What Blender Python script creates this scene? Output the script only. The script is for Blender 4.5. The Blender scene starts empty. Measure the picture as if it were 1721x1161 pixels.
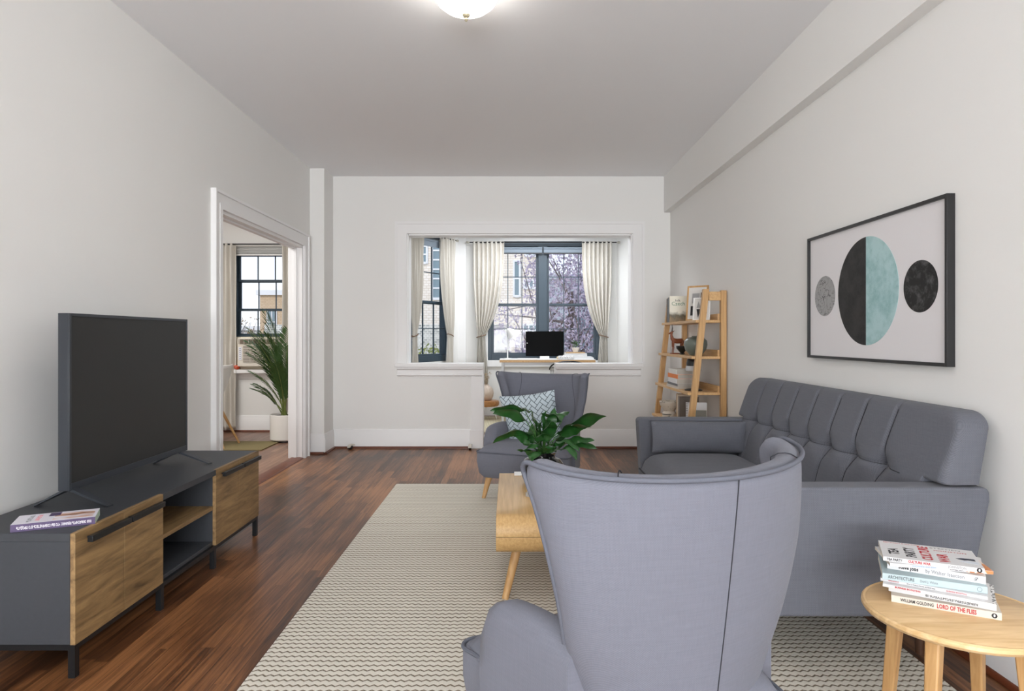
import bpy, bmesh, math, random
from mathutils import Vector, Matrix, Euler
PI = math.pi
R = math.radians
sc = bpy.context.scene
COL = sc.collection

# ------------------------------------------------------------------ camera, world, light, exposure
F_PX = 1100.0
cam_d = bpy.data.cameras.new('camera')
cam = bpy.data.objects.new('camera', cam_d); COL.objects.link(cam)
cam.location = (0, 0, 1.2); cam.rotation_euler = (R(90), 0, 0)
cam_d.sensor_fit = 'HORIZONTAL'; cam_d.sensor_width = 36.0
cam_d.lens = F_PX / 1721 * 36
cam_d.shift_x = 3.5 / 1721; cam_d.shift_y = -14.5 / 1721
cam_d.clip_start = 0.05; cam_d.clip_end = 300
sc.camera = cam
sc.view_settings.view_transform = 'Standard'; sc.view_settings.look = 'None'
sc.view_settings.gamma = 1; sc.view_settings.use_curve_mapping = False
sc.view_settings.exposure = 0.13
sc.cycles.use_denoising = True
sc.cycles.max_bounces = 8; sc.cycles.diffuse_bounces = 7; sc.cycles.transparent_max_bounces = 16
sc.cycles.sample_clamp_indirect = 6

w = bpy.data.worlds.new('sky'); sc.world = w; w.use_nodes = True
nt = w.node_tree; nt.nodes.clear()
wo = nt.nodes.new('ShaderNodeOutputWorld'); bg = nt.nodes.new('ShaderNodeBackground')
tc = nt.nodes.new('ShaderNodeTexCoord'); sp = nt.nodes.new('ShaderNodeSeparateXYZ')
rp = nt.nodes.new('ShaderNodeValToRGB')
nt.links.new(tc.outputs['Generated'], sp.inputs[0]); nt.links.new(sp.outputs[2], rp.inputs[0])
rp.color_ramp.elements[0].position = 0.0; rp.color_ramp.elements[0].color = (0.86, 0.90, 0.95, 1)
rp.color_ramp.elements[1].position = 0.5; rp.color_ramp.elements[1].color = (0.50, 0.68, 1.0, 1)
nt.links.new(rp.outputs[0], bg.inputs[0]); bg.inputs[1].default_value = 1.25
nt.links.new(bg.outputs[0], wo.inputs[0])

def sun(name, rot, e, col, ang=3):
    l = bpy.data.lights.new(name, 'SUN'); l.energy = e; l.color = col; l.angle = R(ang)
    o = bpy.data.objects.new(name, l); COL.objects.link(o); o.rotation_euler = rot; return o
sun('sun', (R(58), 0, R(-28)), 1.25, (1.0, 0.88, 0.72))

def area(name, loc, rot, sx, sy, e, col):
    l = bpy.data.lights.new(name, 'AREA'); l.shape = 'RECTANGLE'; l.size = sx; l.size_y = sy
    l.energy = e; l.color = col
    o = bpy.data.objects.new(name, l); COL.objects.link(o); o.location = loc; o.rotation_euler = rot; return o
# added area light behind the camera, set in the unseen rear opening
area('rear_fill_light', (-0.1, -4.58, 1.50), (R(90), 0, 0), 3.0, 2.0, 150, (0.97, 0.98, 1.0))
# added fill tilted upward to brighten the ceiling, no real source
area('upward_fill_light', (-0.1, -4.3, 1.1), (R(128), 0, 0), 3.0, 0.9, 225, (0.94, 0.97, 1.0))
# added fills without fittings for bay and side room, above the openings' heads
area('bay_fill_light', (0.35, 8.1, 2.62), (0, 0, 0), 1.4, 0.8, 40, (0.93, 0.96, 1.0))
area('side_room_fill_light', (-3.6, 5.8, 2.90), (0, 0, 0), 1.2, 1.6, 75, (1.0, 0.98, 0.95))

# ------------------------------------------------------------------ helpers
def s2l(c):
    c = c / 255.0
    return c / 12.92 if c <= 0.04045 else ((c + 0.055) / 1.055) ** 2.4
def rgb(r, g, b): return (s2l(r), s2l(g), s2l(b), 1)

MATS = {}
def newmat(name):
    m = bpy.data.materials.new(name); m.use_nodes = True
    return m, m.node_tree, m.node_tree.nodes['Principled BSDF']
def mat(name, col, rough=0.6, metal=0.0, spec=0.5, emit=None, estr=1.0, noise=0.0, nscale=20.0, bump=0.0, coat=0.0):
    if name in MATS: return MATS[name]
    m, nt, b = newmat(name)
    b.inputs['Base Color'].default_value = col; b.inputs['Roughness'].default_value = rough
    b.inputs['Metallic'].default_value = metal; b.inputs['Specular IOR Level'].default_value = spec
    b.inputs['Coat Weight'].default_value = coat
    if emit:
        b.inputs['Emission Color'].default_value = emit; b.inputs['Emission Strength'].default_value = estr
    tcn = nt.nodes.new('ShaderNodeTexCoord'); n = nt.nodes.new('ShaderNodeTexNoise')
    n.inputs['Scale'].default_value = nscale; n.inputs['Detail'].default_value = 3
    nt.links.new(tcn.outputs['Object'], n.inputs['Vector'])
    if noise > 0:
        mx = nt.nodes.new('ShaderNodeMix'); mx.data_type = 'RGBA'
        mx.inputs[6].default_value = tuple(c * (1 - noise) for c in col[:3]) + (1,)
        mx.inputs[7].default_value = tuple(min(1, c * (1 + noise)) for c in col[:3]) + (1,)
        nt.links.new(n.outputs[0], mx.inputs[0]); nt.links.new(mx.outputs[2], b.inputs['Base Color'])
    if bump > 0:
        bp = nt.nodes.new('ShaderNodeBump'); bp.inputs['Strength'].default_value = bump; bp.inputs['Distance'].default_value = 0.01
        nt.links.new(n.outputs[0], bp.inputs['Height']); nt.links.new(bp.outputs[0], b.inputs['Normal'])
    MATS[name] = m; return m

def math_node(nt, op, a, b=None, c=None):
    n = nt.nodes.new('ShaderNodeMath'); n.operation = op
    for i, v in enumerate((a, b, c)):
        if v is None: continue
        if isinstance(v, (int, float)): n.inputs[i].default_value = v
        else: nt.links.new(v, n.inputs[i])
    return n.outputs[0]

def wood(name, c1, c2, axis='Y', scale=6.0, stretch=12.0, rough=0.45, dark=None):
    if name in MATS: return MATS[name]
    m, nt, b = newmat(name)
    tcn = nt.nodes.new('ShaderNodeTexCoord'); mp = nt.nodes.new('ShaderNodeMapping')
    sv = [scale * stretch] * 3; sv['XYZ'.index(axis)] = scale
    mp.inputs['Scale'].default_value = sv
    n = nt.nodes.new('ShaderNodeTexNoise'); n.inputs['Scale'].default_value = 1; n.inputs['Detail'].default_value = 6
    n.inputs['Distortion'].default_value = 0.6; n.inputs['Roughness'].default_value = 0.6
    nt.links.new(tcn.outputs['Object'], mp.inputs[0]); nt.links.new(mp.outputs[0], n.inputs['Vector'])
    r = nt.nodes.new('ShaderNodeValToRGB')
    r.color_ramp.elements[0].position = 0.32; r.color_ramp.elements[0].color = c1
    r.color_ramp.elements[1].position = 0.68; r.color_ramp.elements[1].color = c2
    if dark:
        e = r.color_ramp.elements.new(0.25); e.color = dark
    nt.links.new(n.outputs[0], r.inputs[0]); nt.links.new(r.outputs[0], b.inputs['Base Color'])
    b.inputs['Roughness'].default_value = rough
    bp = nt.nodes.new('ShaderNodeBump'); bp.inputs['Strength'].default_value = 0.15; bp.inputs['Distance'].default_value = 0.002
    nt.links.new(n.outputs[0], bp.inputs['Height']); nt.links.new(bp.outputs[0], b.inputs['Normal'])
    MATS[name] = m; return m

def fabric(name, c1, c2, pitch=0.0028, amp=0.5, slub=0.35):
    """woven cloth: two thread directions crossing, with long slubs"""
    if name in MATS: return MATS[name]
    m, nt, b = newmat(name)
    tcn = nt.nodes.new('ShaderNodeTexCoord'); s = nt.nodes.new('ShaderNodeSeparateXYZ')
    nt.links.new(tcn.outputs['Object'], s.inputs[0])
    k = 2 * PI / pitch
    h = math_node(nt, 'ADD', math_node(nt, 'MULTIPLY', s.outputs[0], k), math_node(nt, 'MULTIPLY', s.outputs[1], k))
    v = math_node(nt, 'MULTIPLY', s.outputs[2], k)
    wv = math_node(nt, 'MULTIPLY', math_node(nt, 'SINE', h), math_node(nt, 'SINE', v))
    w01 = math_node(nt, 'MULTIPLY_ADD', wv, 0.5, 0.5)
    mp = nt.nodes.new('ShaderNodeMapping'); mp.inputs['Scale'].default_value = (260, 260, 14)
    n = nt.nodes.new('ShaderNodeTexNoise'); n.inputs['Scale'].default_value = 1; n.inputs['Detail'].default_value = 2
    nt.links.new(tcn.outputs['Object'], mp.inputs[0]); nt.links.new(mp.outputs[0], n.inputs['Vector'])
    mp2 = nt.nodes.new('ShaderNodeMapping'); mp2.inputs['Scale'].default_value = (14, 14, 260)
    n2 = nt.nodes.new('ShaderNodeTexNoise'); n2.inputs['Scale'].default_value = 1; n2.inputs['Detail'].default_value = 2
    nt.links.new(tcn.outputs['Object'], mp2.inputs[0]); nt.links.new(mp2.outputs[0], n2.inputs['Vector'])
    sl = math_node(nt, 'ADD', math_node(nt, 'MULTIPLY', n.outputs[0], 0.5), math_node(nt, 'MULTIPLY', n2.outputs[0], 0.5))
    f = math_node(nt, 'ADD', math_node(nt, 'MULTIPLY', w01, amp), math_node(nt, 'MULTIPLY', math_node(nt, 'SUBTRACT', sl, 0.5), slub * 5))
    f = math_node(nt, 'ADD', f, 0.5 - amp * 0.5)
    mx = nt.nodes.new('ShaderNodeMix'); mx.data_type = 'RGBA'; mx.inputs[6].default_value = c1; mx.inputs[7].default_value = c2
    nt.links.new(f, mx.inputs[0]); nt.links.new(mx.outputs[2], b.inputs['Base Color'])
    b.inputs['Roughness'].default_value = 0.92; b.inputs['Specular IOR Level'].default_value = 0.15
    b.inputs['Sheen Weight'].default_value = 0.08; b.inputs['Sheen Roughness'].default_value = 0.5
    bp = nt.nodes.new('ShaderNodeBump'); bp.inputs['Strength'].default_value = 0.5; bp.inputs['Distance'].default_value = 0.0008
    nt.links.new(f, bp.inputs['Height']); nt.links.new(bp.outputs[0], b.inputs['Normal'])
    MATS[name] = m; return m

def glass(name, tint=(1, 1, 1, 1), gloss=0.008):
    if name in MATS: return MATS[name]
    m = bpy.data.materials.new(name); m.use_nodes = True; nt = m.node_tree; nt.nodes.clear()
    o = nt.nodes.new('ShaderNodeOutputMaterial'); t = nt.nodes.new('ShaderNodeBsdfTransparent'); g = nt.nodes.new('ShaderNodeBsdfGlossy')
    t.inputs[0].default_value = tint; g.inputs['Roughness'].default_value = 0.02
    x = nt.nodes.new('ShaderNodeMixShader'); x.inputs[0].default_value = gloss
    nt.links.new(t.outputs[0], x.inputs[1]); nt.links.new(g.outputs[0], x.inputs[2]); nt.links.new(x.outputs[0], o.inputs[0])
    MATS[name] = m; return m

ORG = {}
class MB:
    """collects shapes and links them as one mesh object"""
    def __init__(s): s.v = []; s.f = []
    def add(s, vs, fs):
        n = len(s.v); s.v += [Vector(p) for p in vs]; s.f += [tuple(i + n for i in f) for f in fs]; return s
    def box(s, a, b, rot=None, piv=None):
        x0, y0, z0 = a; x1, y1, z1 = b
        vs = [(x0,y0,z0),(x1,y0,z0),(x1,y1,z0),(x0,y1,z0),(x0,y0,z1),(x1,y0,z1),(x1,y1,z1),(x0,y1,z1)]
        if rot is not None:
            M = Euler(rot).to_matrix(); p = Vector(piv) if piv else Vector(((x0+x1)/2,(y0+y1)/2,(z0+z1)/2))
            vs = [M @ (Vector(v) - p) + p for v in vs]
        return s.add(vs, [(0,3,2,1),(4,5,6,7),(0,1,5,4),(1,2,6,5),(2,3,7,6),(3,0,4,7)])
    def hexa(s, bot, top):      # 4 bottom + 4 top points
        return s.add(list(bot) + list(top), [(0,3,2,1),(4,5,6,7),(0,1,5,4),(1,2,6,5),(2,3,7,6),(3,0,4,7)])
    def prism(s, pts, axis, a, b):   # closed 2-D outline swept along an axis
        def P(u, v, t): return {'X': (t,u,v), 'Y': (u,t,v), 'Z': (u,v,t)}[axis]
        n = len(pts); vs = [P(u,v,a) for u,v in pts] + [P(u,v,b) for u,v in pts]
        fs = [tuple(range(n))[::-1], tuple(range(n, 2*n))] + [(i,(i+1)%n,(i+1)%n+n,i+n) for i in range(n)]
        return s.add(vs, fs)
    def tube(s, pts, r, seg=10, cap=True, closed=False):
        pts = [Vector(p) for p in pts]; n = len(pts)
        rs = r if isinstance(r, (list, tuple)) else [r] * n
        base = len(s.v); prev = None
        for i, p in enumerate(pts):
            if closed: d = pts[(i+1) % n] - pts[i-1]
            else: d = pts[min(i+1,n-1)] - pts[max(i-1,0)]
            d = d.normalized() if d.length > 1e-9 else Vector((0,0,1))
            if prev is None:
                up = Vector((0,0,1)) if abs(d.z) < 0.9 else Vector((1,0,0)); a = d.cross(up).normalized()
            else:
                a = prev - d * prev.dot(d)
                a = a.normalized() if a.length > 1e-6 else d.orthogonal().normalized()
            prev = a; b2 = d.cross(a)
            for k in range(seg):
                t = 2 * PI * k / seg; s.v.append(p + (a * math.cos(t) + b2 * math.sin(t)) * rs[i])
        rng = n if closed else n - 1
        for i in range(rng):
            j = (i + 1) % n
            for k in range(seg):
                k2 = (k + 1) % seg
                s.f.append((base+i*seg+k, base+i*seg+k2, base+j*seg+k2, base+j*seg+k))
        if cap and not closed:
            s.f.append(tuple(base + k for k in range(seg))[::-1]); s.f.append(tuple(base+(n-1)*seg+k for k in range(seg)))
        return s
    def lathe(s, prof, c=(0,0,0), seg=32, ripple=0, rn=0):
        base = len(s.v)
        for r, z in prof:
            for k in range(seg):
                t = 2*PI*k/seg; rr = r * (1 + ripple * math.cos(rn * t))
                s.v.append(Vector((c[0]+rr*math.cos(t), c[1]+rr*math.sin(t), c[2]+z)))
        for i in range(len(prof)-1):
            for k in range(seg):
                k2 = (k+1) % seg; s.f.append((base+i*seg+k, base+i*seg+k2, base+(i+1)*seg+k2, base+(i+1)*seg+k))
        s.f.append(tuple(base+k for k in range(seg))[::-1]); s.f.append(tuple(base+(len(prof)-1)*seg+k for k in range(seg)))
        return s
    def grid(s, fn, nu, nv, closeu=False):
        base = len(s.v)
        for i in range(nu):
            for j in range(nv): s.v.append(Vector(fn(i, j)))
        for i in range(nu if closeu else nu-1):
            for j in range(nv-1):
                a = base+i*nv+j; b = base+((i+1)%nu)*nv+j; s.f.append((a, b, b+1, a+1))
        return s
    def xf(s, M):
        s.v = [M @ v for v in s.v]; return s
    def build(s, name, m, parent=None, world=False, bevel=0.0, bseg=2, smooth=True, sub=0, ang=38, solid=0.0, merge=False):
        vs = s.v
        if world and parent is not None:
            o = ORG.get(parent.name, Vector((0,0,0))); vs = [v - o for v in vs]
        me = bpy.data.meshes.new(name); me.from_pydata(vs, [], s.f); me.update()
        bm = bmesh.new(); bm.from_mesh(me)
        if merge: bmesh.ops.remove_doubles(bm, verts=bm.verts, dist=1e-6)
        bmesh.ops.recalc_face_normals(bm, faces=bm.faces)
        for f in bm.faces: f.smooth = smooth
        if smooth and sub == 0:
            for e in bm.edges:
                if len(e.link_faces) == 2 and e.calc_face_angle(0) > R(ang): e.smooth = False
        bm.to_mesh(me); bm.free()
        me.materials.append(m)
        ob = bpy.data.objects.new(name, me); COL.objects.link(ob)
        if parent is not None:
            ob.parent = parent; ORG[ob.name] = ORG.get(parent.name, Vector((0,0,0)))
        if solid: 
            md = ob.modifiers.new('solid', 'SOLIDIFY'); md.thickness = solid; md.offset = 0
        if bevel > 0:
            md = ob.modifiers.new('bevel', 'BEVEL'); md.width = bevel; md.segments = bseg; md.limit_method = 'ANGLE'; md.angle_limit = R(40)
        if sub:
            md = ob.modifiers.new('sub', 'SUBSURF'); md.levels = sub; md.render_levels = sub
        return ob

def thing(name, label, cat, loc=(0,0,0), rz=0, group=None, rot=None):
    o = bpy.data.objects.new(name, None); COL.objects.link(o); o.location = loc
    o.rotation_euler = rot if rot else (0,0,rz); o.empty_display_size = 0.1
    o['label'] = label; o['category'] = cat
    if group: o['group'] = group
    ORG[o.name] = Vector(loc); return o
def tag(o, label, cat, group=None, kind=None):
    o['label'] = label; o['category'] = cat
    if group: o['group'] = group
    if kind: o['kind'] = kind
    return o
def struct(o): o['kind'] = 'structure'; return o
def at(px, py, d):   # point on a pixel at depth d
    return Vector(((px-857)*d/F_PX, d, 1.2-(py-566)*d/F_PX))

def text(body, size, m, parent, M, name='lettering', ext=0.0003, align='LEFT', sx=1.0, font_bold=0.0):
    cu = bpy.data.curves.new(name, 'FONT'); cu.body = body; cu.size = size; cu.extrude = ext; cu.align_x = align; cu.align_y = 'CENTER'
    cu.resolution_u = 2; cu.offset = font_bold
    to = bpy.data.objects.new('tmp', cu); COL.objects.link(to)
    dg = bpy.context.evaluated_depsgraph_get(); me = bpy.data.meshes.new_from_object(to.evaluated_get(dg))
    bpy.data.objects.remove(to)
    me.transform(Matrix.Diagonal((sx, 1, 1, 1))); me.transform(M)
    me.materials.clear(); me.materials.append(m)
    ob = bpy.data.objects.new(name, me); COL.objects.link(ob); ob.parent = parent; return ob

# ------------------------------------------------------------------ materials
M_wall = mat('wall_paint', rgb(231, 231, 229), 0.85, spec=0.2, noise=0.012, nscale=1.5)
M_ceil = mat('ceiling_paint', rgb(236, 237, 239), 0.9, spec=0.2, noise=0.01, nscale=1.2)
M_trim = mat('trim_paint', rgb(234, 234, 234), 0.45, spec=0.4)
M_shoe = wood('reddish_shoe_wood', rgb(84, 40, 22), rgb(112, 58, 32), 'X', 2, 8, 0.4)
M_navy = mat('navy_window_frame', rgb(48, 64, 76), 0.45)
M_glass = glass('window_glass')
M_blackm = mat('black_metal', rgb(26, 27, 29), 0.4, metal=0.3)
M_chrome = mat('brushed_nickel', rgb(190, 186, 176), 0.28, metal=1.0)
M_white = mat('white_plastic', rgb(232, 232, 230), 0.4)
M_black = mat('black_plastic', rgb(14, 14, 15), 0.35)
M_pages = mat('book_pages', rgb(226, 221, 210), 0.9, noise=0.08, nscale=300)
M_chair = fabric('blue_grey_weave', rgb(96, 98, 107), rgb(124, 126, 137), 0.0030, 0.45, 0.11)
M_sofa = fabric('slate_grey_weave', rgb(82, 84, 91), rgb(112, 114, 122), 0.0062, 0.55, 0.14)
M_seam = mat('dark_seam_thread', rgb(40, 41, 47), 0.9)
M_pipe = mat('piping_cord', rgb(92, 95, 105), 0.9, noise=0.12, nscale=300)
M_curt = mat('cream_linen', rgb(208, 204, 196), 0.95, spec=0.1, noise=0.06, nscale=90, bump=0.15)
M_oak = wood('light_oak', rgb(196, 158, 106), rgb(222, 188, 138), 'Y', 3, 22, 0.4)
M_oakz = wood('light_oak_upright', rgb(176, 134, 84), rgb(204, 164, 112), 'Z', 4, 16, 0.45)
M_oakshelf = wood('light_oak_shelf', rgb(186, 144, 94), rgb(212, 174, 122), 'Y', 4, 16, 0.45)

def floor_mat(name, along, c_dark, c_mid, c_light, wd=0.057):
    m, nt, b = newmat(name)
    tcn = nt.nodes.new('ShaderNodeTexCoord'); s = nt.nodes.new('ShaderNodeSeparateXYZ'); nt.links.new(tcn.outputs['Object'], s.inputs[0])
    L, W = (s.outputs[1], s.outputs[0]) if along == 'Y' else (s.outputs[0], s.outputs[1])
    row = math_node(nt, 'FLOOR', math_node(nt, 'DIVIDE', W, wd))
    wn = nt.nodes.new('ShaderNodeTexWhiteNoise'); wn.noise_dimensions = '1D'; nt.links.new(row, wn.inputs['W'])
    Ls = math_node(nt, 'ADD', L, math_node(nt, 'MULTIPLY', wn.outputs[0], 7.0))
    pl = math_node(nt, 'FLOOR', math_node(nt, 'DIVIDE', Ls, 1.1))
    idn = math_node(nt, 'ADD', math_node(nt, 'MULTIPLY', row, 13.7), pl)
    wn2 = nt.nodes.new('ShaderNodeTexWhiteNoise'); wn2.noise_dimensions = '1D'; nt.links.new(idn, wn2.inputs['W'])
    cb = nt.nodes.new('ShaderNodeCombineXYZ')
    nt.links.new(math_node(nt, 'MULTIPLY', L, 1.6), cb.inputs[0]); nt.links.new(math_node(nt, 'MULTIPLY', W, 34.0), cb.inputs[1]); nt.links.new(math_node(nt, 'MULTIPLY', idn, 3.1), cb.inputs[2])
    n = nt.nodes.new('ShaderNodeTexNoise'); n.inputs['Scale'].default_value = 1.0; n.inputs['Detail'].default_value = 7; n.inputs['Roughness'].default_value = 0.68; n.inputs['Distortion'].default_value = 1.3
    nt.links.new(cb.outputs[0], n.inputs['Vector'])
    big = nt.nodes.new('ShaderNodeTexNoise'); big.inputs['Scale'].default_value = 1.1; big.inputs['Detail'].default_value = 3; nt.links.new(tcn.outputs['Object'], big.inputs['Vector'])
    f = math_node(nt, 'ADD', math_node(nt, 'MULTIPLY', n.outputs[0], 1.0), math_node(nt, 'MULTIPLY', math_node(nt, 'SUBTRACT', wn2.outputs[0], 0.5), 0.26))
    f = math_node(nt, 'ADD', f, math_node(nt, 'MULTIPLY', math_node(nt, 'SUBTRACT', big.outputs[0], 0.5), 0.7))
    r = nt.nodes.new('ShaderNodeValToRGB'); r.color_ramp.elements[0].position = 0.3; r.color_ramp.elements[0].color = c_dark
    r.color_ramp.elements[1].position = 0.74; r.color_ramp.elements[1].color = c_light
    e = r.color_ramp.elements.new(0.5); e.color = c_mid
    nt.links.new(f, r.inputs[0])
    # gaps
    fr = math_node(nt, 'FRACT', math_node(nt, 'DIVIDE', W, wd))
    gap = math_node(nt, 'LESS_THAN', math_node(nt, 'ABSOLUTE', math_node(nt, 'SUBTRACT', fr, 0.5)), 0.485)
    mx = nt.nodes.new('ShaderNodeMix'); mx.data_type = 'RGBA'; mx.inputs[6].default_value = tuple(c*0.45 for c in c_dark[:3]) + (1,)
    nt.links.new(gap, mx.inputs[0]); nt.links.new(r.outputs[0], mx.inputs[7]); nt.links.new(mx.outputs[2], b.inputs['Base Color'])
    b.inputs['Roughness'].default_value = 0.33; b.inputs['Specular IOR Level'].default_value = 0.35
    bp = nt.nodes.new('ShaderNodeBump'); bp.inputs['Strength'].default_value = 0.12; bp.inputs['Distance'].default_value = 0.003
    nt.links.new(f, bp.inputs['Height']); nt.links.new(bp.outputs[0], b.inputs['Normal'])
    return m
M_floor = floor_mat('oak_strip_floor', 'Y', rgb(58, 36, 22), rgb(104, 66, 40), rgb(150, 102, 64))
M_floor2 = floor_mat('oak_strip_floor_side', 'Y', rgb(92, 66, 52), rgb(126, 92, 74), rgb(156, 120, 98))

# ------------------------------------------------------------------ room shell
H = 2.93; XL = -2.054; XR = 1.73; YB = 7.06
def sbox(name, boxes, m, bevel=0.0, parent=None):
    mb = MB()
    for a, b in boxes: mb.box(a, b)
    o = mb.build(name, m, parent, bevel=bevel)
    if parent is None: struct(o)
    return o
YR = -4.5
sbox('floor', [((-2.11, YR-0.15, -0.1), (XR+0.12, 7.21, 0))], M_floor)
sbox('floor.001', [((-5.6, 2.6, -0.1), (-2.11, 8.5, 0))], M_floor2)
sbox('floor.002', [((-1.5, 7.21, -0.1), (2.2, 9.15, 0.12))], M_floor2)
sbox('ceiling', [((XL-0.12, YR-0.15, H), (XR+0.12, YB+0.15, H+0.12))], M_ceil)
sbox('ceiling.001', [((-5.6, 2.6, H), (XL-0.12, 8.5, H+0.12))], M_ceil)
sbox('ceiling.002', [((-1.5, 7.21, 2.65), (2.2, 9.15, 2.75))], M_ceil)
DY0, DY1, DH = 4.63, 6.47, 2.09
sbox('wall_left', [((XL-0.12, YR, 0), (XL, DY0, H)), ((XL-0.12, DY0, DH), (XL, DY1, H)), ((XL-0.12, DY1, 0), (XL, YB+0.15, H))], M_wall)
sbox('wall_left_corner', [((XL, 6.72, 0), (-1.907, YB, H))], M_wall)
sbox('wall_right', [((XR, YR, 0), (XR+0.12, YB+0.15, H))], M_wall)
sbox('wall_right_soffit', [((1.66, YR, 2.54), (XR, YB, H))], M_wall)
OX0, OX1, OZ0, OZ1 = -1.097, 1.31, 0.875, 2.30
sbox('wall_back', [((XL, YB, 0), (OX0, YB+0.15, H)), ((OX1, YB, 0), (XR, YB+0.15, H)), ((OX0, YB, OZ1), (OX1, YB+0.15, H)),
     ((OX0, YB, 0), (-0.30, YB+0.15, OZ0)), ((0.50, YB, 0), (OX1, YB+0.15, OZ0))], M_wall)
sbox('wall_front', [((XL-0.12, YR-0.15, 0), (-1.65, YR, H)), ((1.45, YR-0.15, 0), (XR+0.12, YR, H)), ((-1.65, YR-0.15, 0), (1.45, YR, 0.5)), ((-1.65, YR-0.15, 2.6), (1.45, YR, H))], M_wall)

def wall_open(name, A, B, z0, z1, th, op, m):
    """vertical wall A->B (plan), thickness th to its left, one opening op=(s0,s1,za,zb)"""
    A = Vector((A[0], A[1], 0)); B = Vector((B[0], B[1], 0)); L = (B-A).length; d = (B-A)/L; n = Vector((-d.y, d.x, 0))
    mb = MB()
    def blk(s0, s1, a, b):
        p = [A+d*s0, A+d*s1, A+d*s1+n*th, A+d*s0+n*th]
        mb.hexa([q+Vector((0,0,a)) for q in p], [q+Vector((0,0,b)) for q in p])
    if op:
        s0, s1, a, b = op
        blk(0, s0, z0, z1); blk(s1, L, z0, z1); blk(s0, s1, z0, a); blk(s0, s1, b, z1)
    else: blk(0, L, z0, z1)
    return struct(mb.build(name, m)), A, d, n
# bay
BZ = 2.66
wall_open('wall_bay_left', (-1.35, 7.21), (-1.35, 7.83), 0, BZ, 0.12, None, M_wall)
_, A1, d1, n1 = wall_open('wall_bay_left_angled', (-1.35, 7.83), (-0.67, 9.0), 0, BZ, 0.12, (0.24, 1.04, 0.88, 2.50), M_wall)
W0, W1, WZ0, WZ1 = -0.303, 1.236, 0.88, 2.515
wall_open('wall_bay_back', (-0.67, 9.0), (1.47, 9.0), 0, BZ, 0.12, (W0+0.67, W1+0.67, WZ0, WZ1), M_wall)
wall_open('wall_bay_right_angled', (1.47, 9.0), (1.95, 8.17), 0, BZ, 0.12, (0.36, 0.90, 0.88, 2.50), M_wall)
wall_open('wall_bay_right', (1.95, 8.17), (1.95, 7.21), 0, BZ, 0.12, None, M_wall)
# side room
sbox('wall_side_room_far', [((-5.6, 8.3, 0), (-3.50, 8.42, H)), ((-2.70, 8.3, 0), (-2.0, 8.42, H)), ((-3.50, 8.3, 0), (-2.70, 8.42, 0.79)), ((-3.50, 8.3, 2.27), (-2.70, 8.42, H))], M_wall)
sbox('wall_side_room_left', [((-5.6, 2.6, 0), (-5.48, 8.3, H))], M_wall)
sbox('wall_side_room_near', [((-5.48, 2.6, 0), (XL-0.12, 2.72, H))], M_wall)
sbox('wall_side_room_right', [((XL-0.12, 7.21, 0), (-2.0, 8.3, H))], M_wall)

# baseboards (profile: board + cap) and shoe moulding
def baseboard(name, A, B, h=0.19, flip=1, shoe=True):
    A = Vector((A[0], A[1], 0)); B = Vector((B[0], B[1], 0)); d = (B-A).normalized(); n = Vector((-d.y, d.x, 0)) * flip
    prof = [(0, 0.0), (0.018, 0.0), (0.018, h-0.045), (0.012, h-0.035), (0.012, h-0.012), (0.006, h), (0, h)]
    mb = MB(); N = len(prof)
    vs = [A + n*u + Vector((0,0,z+0.015)) for u, z in prof] + [B + n*u + Vector((0,0,z+0.015)) for u, z in prof]
    mb.add(vs, [(i, (i+1) % N, (i+1) % N + N, i+N) for i in range(N)] + [tuple(range(N)), tuple(range(N, 2*N))])
    o = struct(mb.build(name, M_trim))
    if shoe:
        pr = [(0.0, 0.001), (0.034, 0.001), (0.034, 0.010), (0.028, 0.018), (0.018, 0.022), (0.0, 0.022)]; N = len(pr); mb = MB()
        vs = [A + n*u + Vector((0,0,z)) for u, z in pr] + [B + n*u + Vector((0,0,z)) for u, z in pr]
        mb.add(vs, [(i, (i+1) % N, (i+1) % N + N, i+N) for i in range(N)] + [tuple(range(N)), tuple(range(N, 2*N))])
        s = mb.build('shoe_moulding', M_shoe, o)
    return o
baseboard('baseboard_left', (XL, YR), (XL, DY0-0.13), flip=-1)
baseboard('baseboard_left_corner', (XL, 6.72), (-1.907, 6.72), flip=-1)
baseboard('baseboard_left_corner_side', (-1.907, 6.70), (-1.907, YB), flip=-1)
baseboard('baseboard_back_left', (-1.907, YB), (-0.42, YB), flip=-1)
baseboard('baseboard_back_right', (0.62, YB), (XR, YB), flip=-1)
baseboard('baseboard_right', (XR, YR), (XR, YB), flip=1)
baseboard('baseboard_side_room', (-5.48, 8.3), (-2.0, 8.3), flip=-1)

# opening casing of the bay (frame with steps)
def frame_rect(mb, x0, x1, z0, z1, wd, y, t, bottom=False):
    mb.box((x0-wd, y-t, z0), (x0, y, z1+wd)); mb.box((x1, y-t, z0), (x1+wd, y, z1+wd)); mb.box((x0, y-t, z1), (x1, y, z1+wd))
    if bottom: mb.box((x0-wd, y-t, z0-wd), (x1+wd, y, z0))
mb = MB()
frame_rect(mb, OX0-0.012, OX1+0.012, 0.915, OZ1+0.012, 0.112, YB, 0.018)
frame_rect(mb, OX0-0.012, OX1+0.012, 0.915, OZ1+0.012, 0.03, YB-0.018, 0.012)
mb.box((OX0-0.14, YB-0.03, 0.915), (OX0-0.112, YB, OZ1+0.14)); mb.box((OX1+0.112, YB-0.03, 0.915), (OX1+0.14, YB, OZ1+0.14)); mb.box((OX0-0.112, YB-0.03, OZ1+0.112), (OX1+0.112, YB, OZ1+0.14))
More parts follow.
